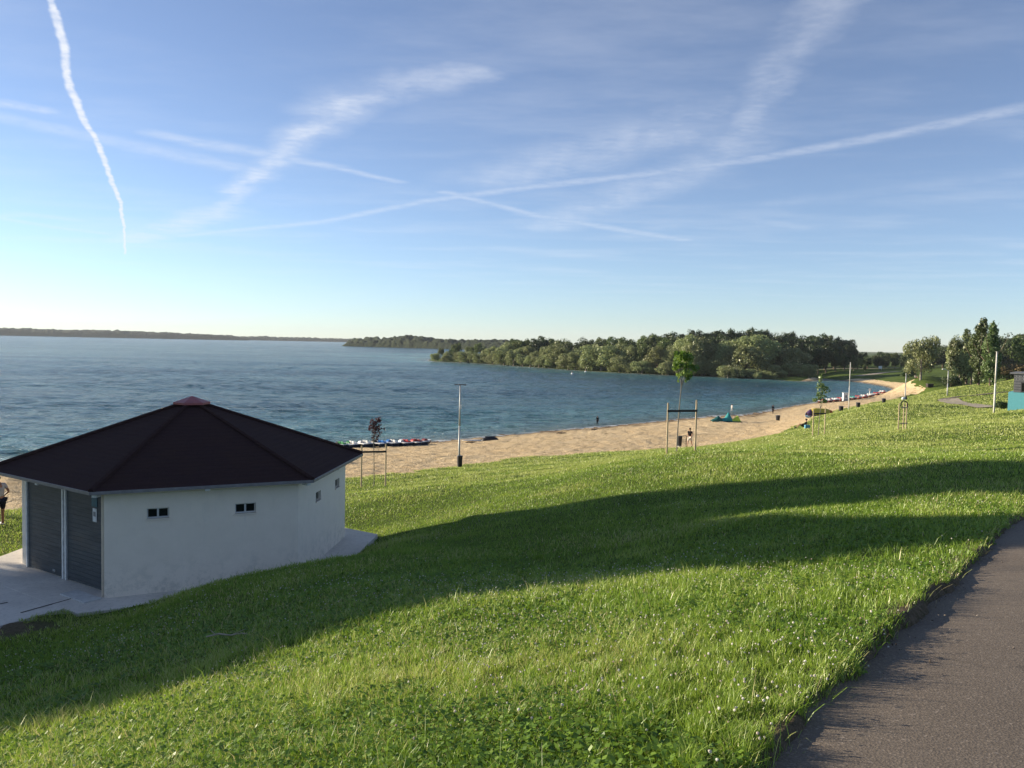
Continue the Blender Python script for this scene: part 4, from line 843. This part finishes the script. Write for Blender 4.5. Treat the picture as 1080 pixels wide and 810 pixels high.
# lifeguard hut
q=atz(891.5,422.5,.6); p=(q[0],q[1],max(.3,gz(q[0],q[1]))); t=thing('lifeguard_hut','small white lifeguard hut with a grey oval window standing among the red pedal boats','hut',p,-.15); w=5.2*p[1]/F; h=8.3*p[1]/F
b=MB(); b.box((0,0,h/2),(w,w,h)); b.build('wall',DW,t,bevel=.03); b=MB(); b.box((0,0,h+.06),(w*1.12,w*1.12,.12)); b.build('roof',plain('roof_white',(.62,.62,.6),.5),t); b=MB(); n=14; b.add([(w*.16*math.cos(6.283*i/n),-w/2-.03,h*.58+h*.2*math.sin(6.283*i/n)) for i in range(n)],[tuple(range(n))]); b.build('window',plain('window_grey',(.16,.18,.2),.3),t)
b=MB(); b.box((0,-w/2-.05,h*.18),(w*.5,.06,h*.2)); b.build('step',M_GREY,t)
# small white sail-post and marker by the far row
p=atz(923,416,.4); t=thing('marker_post','white marker post standing in the water behind the right end of the far row','post',(p[0],p[1]+4,-.3)); b=MB(); b.tube((0,0,0),(0,0,2.4),.16,.14,8); b.build('post',DW,t); b=MB(); b.box((0,-.03,2.0),(.7,.06,.8)); b.build('board',M_PAPER,t)
# buoys
for px,py,lb in((603.5,394.8,'white buoy floating nearer the beach off the wooded point'),(617.5,392.6,'smaller white buoy floating close to the willows')):
    q=atz(px,py,0); r=.62 if px<610 else .5; t=thing('buoy',lb,'buoy',q); b=MB(); b.ball((0,0,.25),r,14,9); b.build('float',DW,t,smooth=True); b=MB(); b.tube((0,0,r),(0,0,r+.7),.09,.06,7); b.build('top_mark',plain('buoy_red',(.5,.12,.06),.5),t)
# dark kayak-like shape and drift on the sand
p=place(517,464.6); t=thing('upturned_dinghy','small dark upturned dinghy at the waterline right of the crossarm mast','boat',p,.2); b=MB(); b.ball((0,0,0),(1.25,.55,.62),16,6,0,True); b.build('hull',M_BLK,t,smooth=True); b=MB(); b.box((0,0,.58),(1.5,.06,.08)); b.build('keel',plain('keel_grey',(.08,.08,.085)),t)
p=place(499,465.2); t=thing('paddle_board','pale paddle board lying on the wet sand beside the upturned dinghy','paddle board',p,.1); b=MB(); b.ball((0,0,.12),(1.6,.36,.10),16,6); b.build('board',DW,t,smooth=True); b=MB(); b.box((1.2,0,.22),(.3,.03,.22)); b.build('fin',M_BLK,t)
def driftwood(px,py,L_,lb,rz):
    p=place(px,py); g=random.Random(px); b=MB(); b.path([(-L_/2,0,.05),(-L_*.2,.05,.12),(L_*.1,-.05,.10),(L_/2,.1,.16)],[.06,.10,.09,.03],7); b.tube((0,0,.1),(L_*.15,.3,.32),.05,.02,6); o=b.build('driftwood',plain('drift_wood',(.13,.09,.06),.9),smooth=True); o.location=p; o.rotation_euler=(0,0,rz); tag(o,lb,'driftwood')
for a in((592,457.4,1.6,'dark driftwood on the sand left of the person at the water edge',.2),(627,453.5,1.3,'short driftwood piece on the sand right below the person at the water edge',.5),(641,451.2,1.1,'small driftwood stick on the sand right of the person at the water edge',-.3),(497,467.5,1.5,'driftwood branch in front of the pale paddle board',0.1)): driftwood(*a)
# ------------------------------------------------------------------ turquoise building on the right
p=at(1062.5,433.5,75); bx_,by_=p[0],75; zb=gz(bx_,by_)-.3; t=thing('turquoise_building','turquoise rendered building with a grey slatted screen above, cut by the right edge','building',(bx_,by_,zb),math.radians(-37))
sc=75/F; hw=21*sc+.3; hs=19.5*sc
M_TEAL=plain('turquoise_render',(.14,.42,.47),.8,.2,var=.06); M_SCR=plain('grey_screen',(.15,.155,.165),.7)
b=MB(); b.box((4.5,3,hw/2),(9,6,hw)); b.build('wall',M_TEAL,t)
b=MB(); b.box((4.62,3.05,hw+.8),(8.5,5.6,1.6)); b.build('inner_wall',plain('inner_dark',(.06,.062,.066),.8),t)
b=MB()
for j in range(7): b.box((4.72,.12,hw+.12+j*.245),(8.6,.05,.20)); b.box((.40,3,hw+.12+j*.245),(.05,5.7,.20))
b.build('screen',M_SCR,t)
b=MB(); 
for j in range(2):
    for i in range(9): b.box((.58+i*.17+.04*(i%2),.085,hw+1.22+j*.26),(.05,.02,.13)); b.box((.62+i*.17+.04*(i%2),.085,hw+1.22+j*.26),(.05,.02,.03))
b.build('screen_holes',plain('hole_pale',(.30,.31,.32),.7),t)
w=MB(); w.box((1.55,.075,hw+.5),(1.0,.03,.75)); w=w.build('window',M_GLS,t); b=MB()
for c_,d_ in(((1.55,.06,hw+.90),(1.2,.06,.07)),((1.55,.06,hw+.10),(1.2,.06,.07)),((1.0,.06,hw+.5),(.07,.06,.74)),((2.1,.06,hw+.5),(.07,.06,.74))): b.box(c_,d_)
b.build('frame',plain('frame_dark',(.05,.05,.055)),w)
b=MB(); b.box((4.6,2.95,hw+1.75),(9.1,6.0,.14)); b.build('roof',M_SCR,t)
# ------------------------------------------------------------------ far park bits
p=place(980.5,408.2); t=thing('brick_barbecue','squat dark box-shaped barbecue on the lawn right of the beach tip','barbecue',p); s=p[1]/F; b=MB(); b.box((0,0,1.6*s),(6*s,4*s,3.2*s)); b.build('body',plain('dark_brick',(.045,.035,.032),.9),t); b=MB(); b.box((0,0,3.5*s),(6.6*s,4.5*s,.7*s)); b.build('top',plain('dark_slab',(.06,.055,.05),.8),t); b=MB(); b.box((0,-2.02*s,1.6*s),(3*s,.1*s,1.4*s)); b.build('opening',M_BLK,t)
p=at(928.5,386.8,455); p=(p[0],p[1],gz(p[0],p[1])); t=thing('sign_board','small white board on two posts far across the park lawn','sign',p); b=MB(); b.box((0,0,1.75),(1.9,.1,1.5)); b.build('board',DW,t)
for sx in(-.7,.7): b=MB(); b.tube((sx,.06,-.2),(sx,.06,1.8),.06,.06,6); b.build('post',M_GALV,t)
def bench(px,py,lb):
    p=place(px,py); t=thing('picnic_table',lb,'picnic table',p,.5); s=1.25; b=MB(); b.box((0,0,.75*s),(1.9*s,.8*s,.07)); b.build('tabletop',BARK,t)
    for sy in(-.75,.75): b=MB(); b.box((0,sy*s,.45*s),(1.9*s,.3*s,.06)); b.build('seat',BARK,t)
    for sx in(-.65,.65):
        b=MB(); b.tube((sx*s,-.7*s,0),(sx*s,-.15*s,.74*s),.06,.06,5); b.tube((sx*s,.7*s,0),(sx*s,.15*s,.74*s),.06,.06,5); b.box((sx*s,0,.40*s),(.07,1.5*s,.08)); b.build('leg',BARK,t)
bench(1047.5,399,'dark picnic table on the lawn between the poplars and the cream-white mast'); bench(1058,398,'dark picnic table on the lawn left of the tan scrub')
gpath([(994,423.5),(998,421),(1010,419),(1030,417.2),(1064,413)],1.7,'path_and_shade_strip',M_ASPH)  # asphalt-dark strip laid in to stand for a long thin shadow line on the lawn
gpath([(860,389.6),(900,388.8),(945,388.0),(985,387.5)],5.0,'path_and_shade_strip'); gpath([(905,396.5),(918,395),(930,393.3),(945,392),(960,391.2)],4.5,'path_and_shade_strip')
# ------------------------------------------------------------------ litter in the foreground
p=hit(994,767); b=MB(); g=random.Random(3); b.ball((0,0,.012),(.017,.012,.014),8,5); b.v=[(x_+g.uniform(-.004,.004),y_+g.uniform(-.004,.004),z_+g.uniform(-.003,.006)) for x_,y_,z_ in b.v]; o=b.build('crumpled_paper',M_PAPER); o.location=(p[0],p[1],gz(p[0],p[1])-.068); tag(o,'small crumpled white paper scrap lying on the asphalt path','litter')
p=place(243,675); b=MB(); b.path([(-.3,0,.06),(-.15,.02,.09),(0,-.01,.08),(.13,.03,.09),(.32,-.02,.08)],[.010,.012,.010,.009,.005],6); b.tube((.03,0,.085),(.17,.08,.13),.006,.003,5); b.tube((-.18,0,.08),(-.27,.08,.12),.006,.003,5); o=b.build('twig',plain('pale_twig',(.42,.36,.28),.9),smooth=True); o.location=p; o.rotation_euler=(0,0,.1); tag(o,'pale bare twig lying in the shaded grass below the hut','twig')
# ------------------------------------------------------------------ the evening air over the lake
b=MB(); b.box((0,0,(HAZEZ0+HAZEZ1)/2),(18000,18000,HAZEZ1-HAZEZ0)); k=N('air'); pv=k.n('VolumePrincipled'); pv.inputs['Color'].default_value=(.80,.86,.92,1); pv.inputs['Density'].default_value=HAZED; pv.inputs['Anisotropy'].default_value=.0; k.l(pv.outputs[0],k.out.inputs['Volume'])
hz=b.build('haze',k.m); tag(hz,kind='stuff')
# ------------------------------------------------------------------ light, sky, camera
W=bpy.data.worlds.new('World'); S.world=W; W.use_nodes=True; T=W.node_tree; T.nodes.clear()
nn=lambda ty,**k:(lambda q:[setattr(q,a,b) for a,b in k.items()] and q or q)(T.nodes.new('ShaderNode'+ty))
lk=T.links.new
out=nn('OutputWorld'); bg=nn('Background'); bg.inputs[1].default_value=SKYSTR; lk(bg.outputs[0],out.inputs[0])
sk=nn('TexSky',sky_type='NISHITA'); sk.sun_disc=False; sk.sun_elevation=SUNEL; sk.sun_rotation=-SUNAZ; sk.altitude=100; sk.air_density=SKYP[0]; sk.dust_density=SKYP[1]; sk.ozone_density=SKYP[2]
tc=nn('TexCoord'); sx=nn('SeparateXYZ'); lk(tc.outputs['Generated'],sx.inputs[0])
def mth(op,a,b=0,cl=False):
    q=nn('Math',operation=op); q.use_clamp=cl
    for i,v in((0,a),(1,b)):
        if hasattr(v,'links'): lk(v,q.inputs[i])
        else: q.inputs[i].default_value=v
    return q.outputs[0]
zc=mth('MAXIMUM',sx.outputs[2],.02)
cb=nn('CombineXYZ'); lk(mth('DIVIDE',sx.outputs[0],zc),cb.inputs[0]); lk(mth('DIVIDE',sx.outputs[1],zc),cb.inputs[1])
def wn(scale,det,rgh,vec,st=None):
    if st:
        mp=nn('Mapping'); mp.inputs['Scale'].default_value=st[:3]; mp.inputs['Rotation'].default_value=(0,0,st[3]); lk(vec,mp.inputs[0]); vec=mp.outputs[0]
    q=nn('TexNoise'); q.inputs['Scale'].default_value=scale; q.inputs['Detail'].default_value=det; q.inputs['Roughness'].default_value=rgh; lk(vec,q.inputs['Vector']); return q
wob=wn(3.2,4,.65,cb.outputs[0]); vs=nn('VectorMath',operation='SUBTRACT'); lk(wob.outputs['Color'],vs.inputs[0]); vs.inputs[1].default_value=(.5,.5,.5)
sc_=nn('VectorMath',operation='SCALE'); lk(vs.outputs[0],sc_.inputs[0]); sc_.inputs['Scale'].default_value=.22
pd=nn('VectorMath',operation='ADD'); lk(cb.outputs[0],pd.inputs[0]); lk(sc_.outputs[0],pd.inputs[1]); PD=pd.outputs[0]
sc2=nn('VectorMath',operation='SCALE'); lk(vs.outputs[0],sc2.inputs[0]); sc2.inputs['Scale'].default_value=.05
pd2=nn('VectorMath',operation='ADD'); lk(cb.outputs[0],pd2.inputs[0]); lk(sc2.outputs[0],pd2.inputs[1]); PD2=pd2.outputs[0]
def mr(v,a,b,c,d,ty='SMOOTHSTEP'):
    q=nn('MapRange'); q.interpolation_type=ty; lk(v,q.inputs[0])
    for i,x in enumerate((a,b,c,d)): q.inputs[1+i].default_value=x
    return q.outputs[0]
def skyp(px,py): a,b=ray(px,py); return (a/b,1/b,0)
fib=wn(9,5,.7,cb.outputs[0]).outputs['Fac']; puff=wn(2.2,4,.65,cb.outputs[0]).outputs['Fac']
TR=[ # (points with px width, strength, fine?)
 ([(50,-30,12),(56,10,12),(68,50,13),(74,95,12),(88,125,9),(105,155,8),(118,190,7),(127,215,6),(131,240,4),(132,268,3)],1.0,1),
 ([(490,78,22),(440,88,34),(385,100,44),(345,122,44),(310,150,36),(285,172,30),(252,200,24)],.40,0),([(400,98,26),(345,122,30),(310,150,26),(285,172,22),(248,204,18)],.60,0),
 ([(252,200,24),(235,222,22),(180,240,22),(130,255,18)],.50,0),
 ([(1110,108,11),(1000,130,11),(900,150,9),(800,167,8),(680,184,8),(560,197,7),(450,212,6),(340,234,5),(190,249,4)],.30,1),
 ([(470,203,5),(560,226,7),(640,240,7),(720,253,5)],.30,1),
 ([(165,141,8),(215,152,12),(280,162,11),(350,176,6),(420,192,4)],.32,1),
 ([(-40,115,10),(60,136,13),(150,156,14),(250,177,12)],.26,1),
 ([(-30,106,8),(10,110,10),(45,116,6)],.38,1),
 ([(900,-20,60),(840,40,55),(805,95,46),(780,150,40),(715,185,34),(640,215,34),(580,240,28)],.30,0),
 ([(740,110,40),(690,140,50),(610,165,44),(520,190,34)],.32,0),
 ([(-30,225,3),(60,240,4),(110,246,3)],.28,1),
 ([(-30,230,4),(30,226,6),(80,232,4)],.22,1),
 ([(700,240,10),(780,230,12),(850,240,8)],.18,0),
 ([(820,215,10),(940,200,12),(1100,180,12)],.12,0),
]
tot=None
for pts,stg,fine in TR:
    best=None
    for (x0,y0,w0),(x1,y1,w1) in zip(pts[:-1],pts[1:]):
        a=Vector(skyp(x0,y0));b=Vector(skyp(x1,y1)); ba=b-a; L2=ba.length_squared
        # transverse width on the cloud layer
        nx,ny=(y1-y0),-(x1-x0); nl=math.hypot(nx,ny); xm,ym,wm=(x0+x1)/2,(y0+y1)/2,(w0+w1)/2
        c=Vector(skyp(xm+nx/nl*wm/2,ym+ny/nl*wm/2))-(a+b)/2; c=c-ba*(c.dot(ba)/L2) if True else c; wd=max(c.length,.004)
        s1=nn('VectorMath',operation='SUBTRACT'); lk(PD2 if fine else PD,s1.inputs[0]); s1.inputs[1].default_value=a
        dt=nn('VectorMath',operation='DOT_PRODUCT'); lk(s1.outputs[0],dt.inputs[0]); dt.inputs[1].default_value=ba/L2
        hh=mth('ADD',dt.outputs['Value'],0,True); s2=nn('VectorMath',operation='SCALE'); s2.inputs[0].default_value=ba; lk(hh,s2.inputs['Scale'])
        s3=nn('VectorMath',operation='DISTANCE'); lk(s1.outputs[0],s3.inputs[0]); lk(s2.outputs[0],s3.inputs[1])
        v=mr(s3.outputs['Value'],wd*(1.15 if stg>.9 else 1.6),wd*(.25 if stg>.9 else 0),0,1); best=v if best is None else mth('MAXIMUM',best,v)
    tex=mth('ADD',mr(fib,.3,.62,.45,1.0),0) if fine else mth('MULTIPLY',mr(puff,.32,.62,.35,1.0),mr(fib,.3,.65,.6,1.0))
    v=mth('MULTIPLY',mth('MULTIPLY',best,tex),stg); tot=v if tot is None else mth('MAXIMUM',tot,v)
ci=wn(.55,6,.62,cb.outputs[0],(1.0,1.9,1,.5)).outputs['Fac']; cirr=mth('MULTIPLY',mr(ci,.42,.8,0,1),.22)
tot=mth('MAXIMUM',tot,cirr); tot=mth('MULTIPLY',tot,mr(sx.outputs[2],.02,.11,0,1))
hv=nn('HueSaturation'); hv.inputs['Hue'].default_value=SKYH[0]; hv.inputs['Saturation'].default_value=SKYH[1]; hv.inputs['Value'].default_value=SKYH[2]; lk(sk.outputs[0],hv.inputs['Color'])
mx=nn('Mix',data_type='RGBA'); lk(tot,mx.inputs[0]); lk(hv.outputs[0],mx.inputs[6]); mx.inputs[7].default_value=(*CLOUDC,1); lk(mx.outputs[2],bg.inputs[0])
sd=bpy.data.lights.new('sun','SUN'); sd.energy=SUNE; sd.angle=math.radians(.53); sd.color=(1,.86,.66); so=link(bpy.data.objects.new('sun',sd)); so.location=(-60,20,60)
dv=Vector((-math.sin(SUNAZ)*math.cos(SUNEL),math.cos(SUNAZ)*math.cos(SUNEL),math.sin(SUNEL))); so.rotation_euler=dv.to_track_quat('Z','Y').to_euler()
cam=bpy.data.cameras.new('camera'); co=link(bpy.data.objects.new('camera',cam)); cam.sensor_width=36; cam.sensor_fit='HORIZONTAL'; cam.lens=F/1080*36; cam.clip_start=.05; cam.clip_end=30000
r=Vector((1,0,0));f=Vector((0,math.cos(PIT),-math.sin(PIT)));u=Vector((0,math.sin(PIT),math.cos(PIT))); r2=r*math.cos(ROL)+u*math.sin(ROL);u2=-r*math.sin(ROL)+u*math.cos(ROL)
M=Matrix((( r2.x,u2.x,-f.x,0),(r2.y,u2.y,-f.y,0),(r2.z,u2.z,-f.z,EYE),(0,0,0,1))); co.matrix_world=M; S.camera=co
S.view_settings.view_transform='Standard'; S.view_settings.look='None'; S.view_settings.exposure=EXPO; S.view_settings.gamma=1; S.view_settings.use_curve_mapping=False
S.render.engine='CYCLES'; cy=S.cycles; cy.max_bounces=5; cy.diffuse_bounces=2; cy.glossy_bounces=2; cy.transmission_bounces=3; cy.transparent_max_bounces=4; cy.use_adaptive_sampling=True; cy.adaptive_threshold=.008; cy.caustics_reflective=False; cy.caustics_refractive=False
cy.use_denoising=True; cy.denoising_input_passes='RGB_ALBEDO_NORMAL'; cy.denoising_prefilter='ACCURATE'; cy.sample_clamp_indirect=6; cy.sample_clamp_direct=12; cy.denoiser='OPENIMAGEDENOISE'
S.render.film_transparent=False
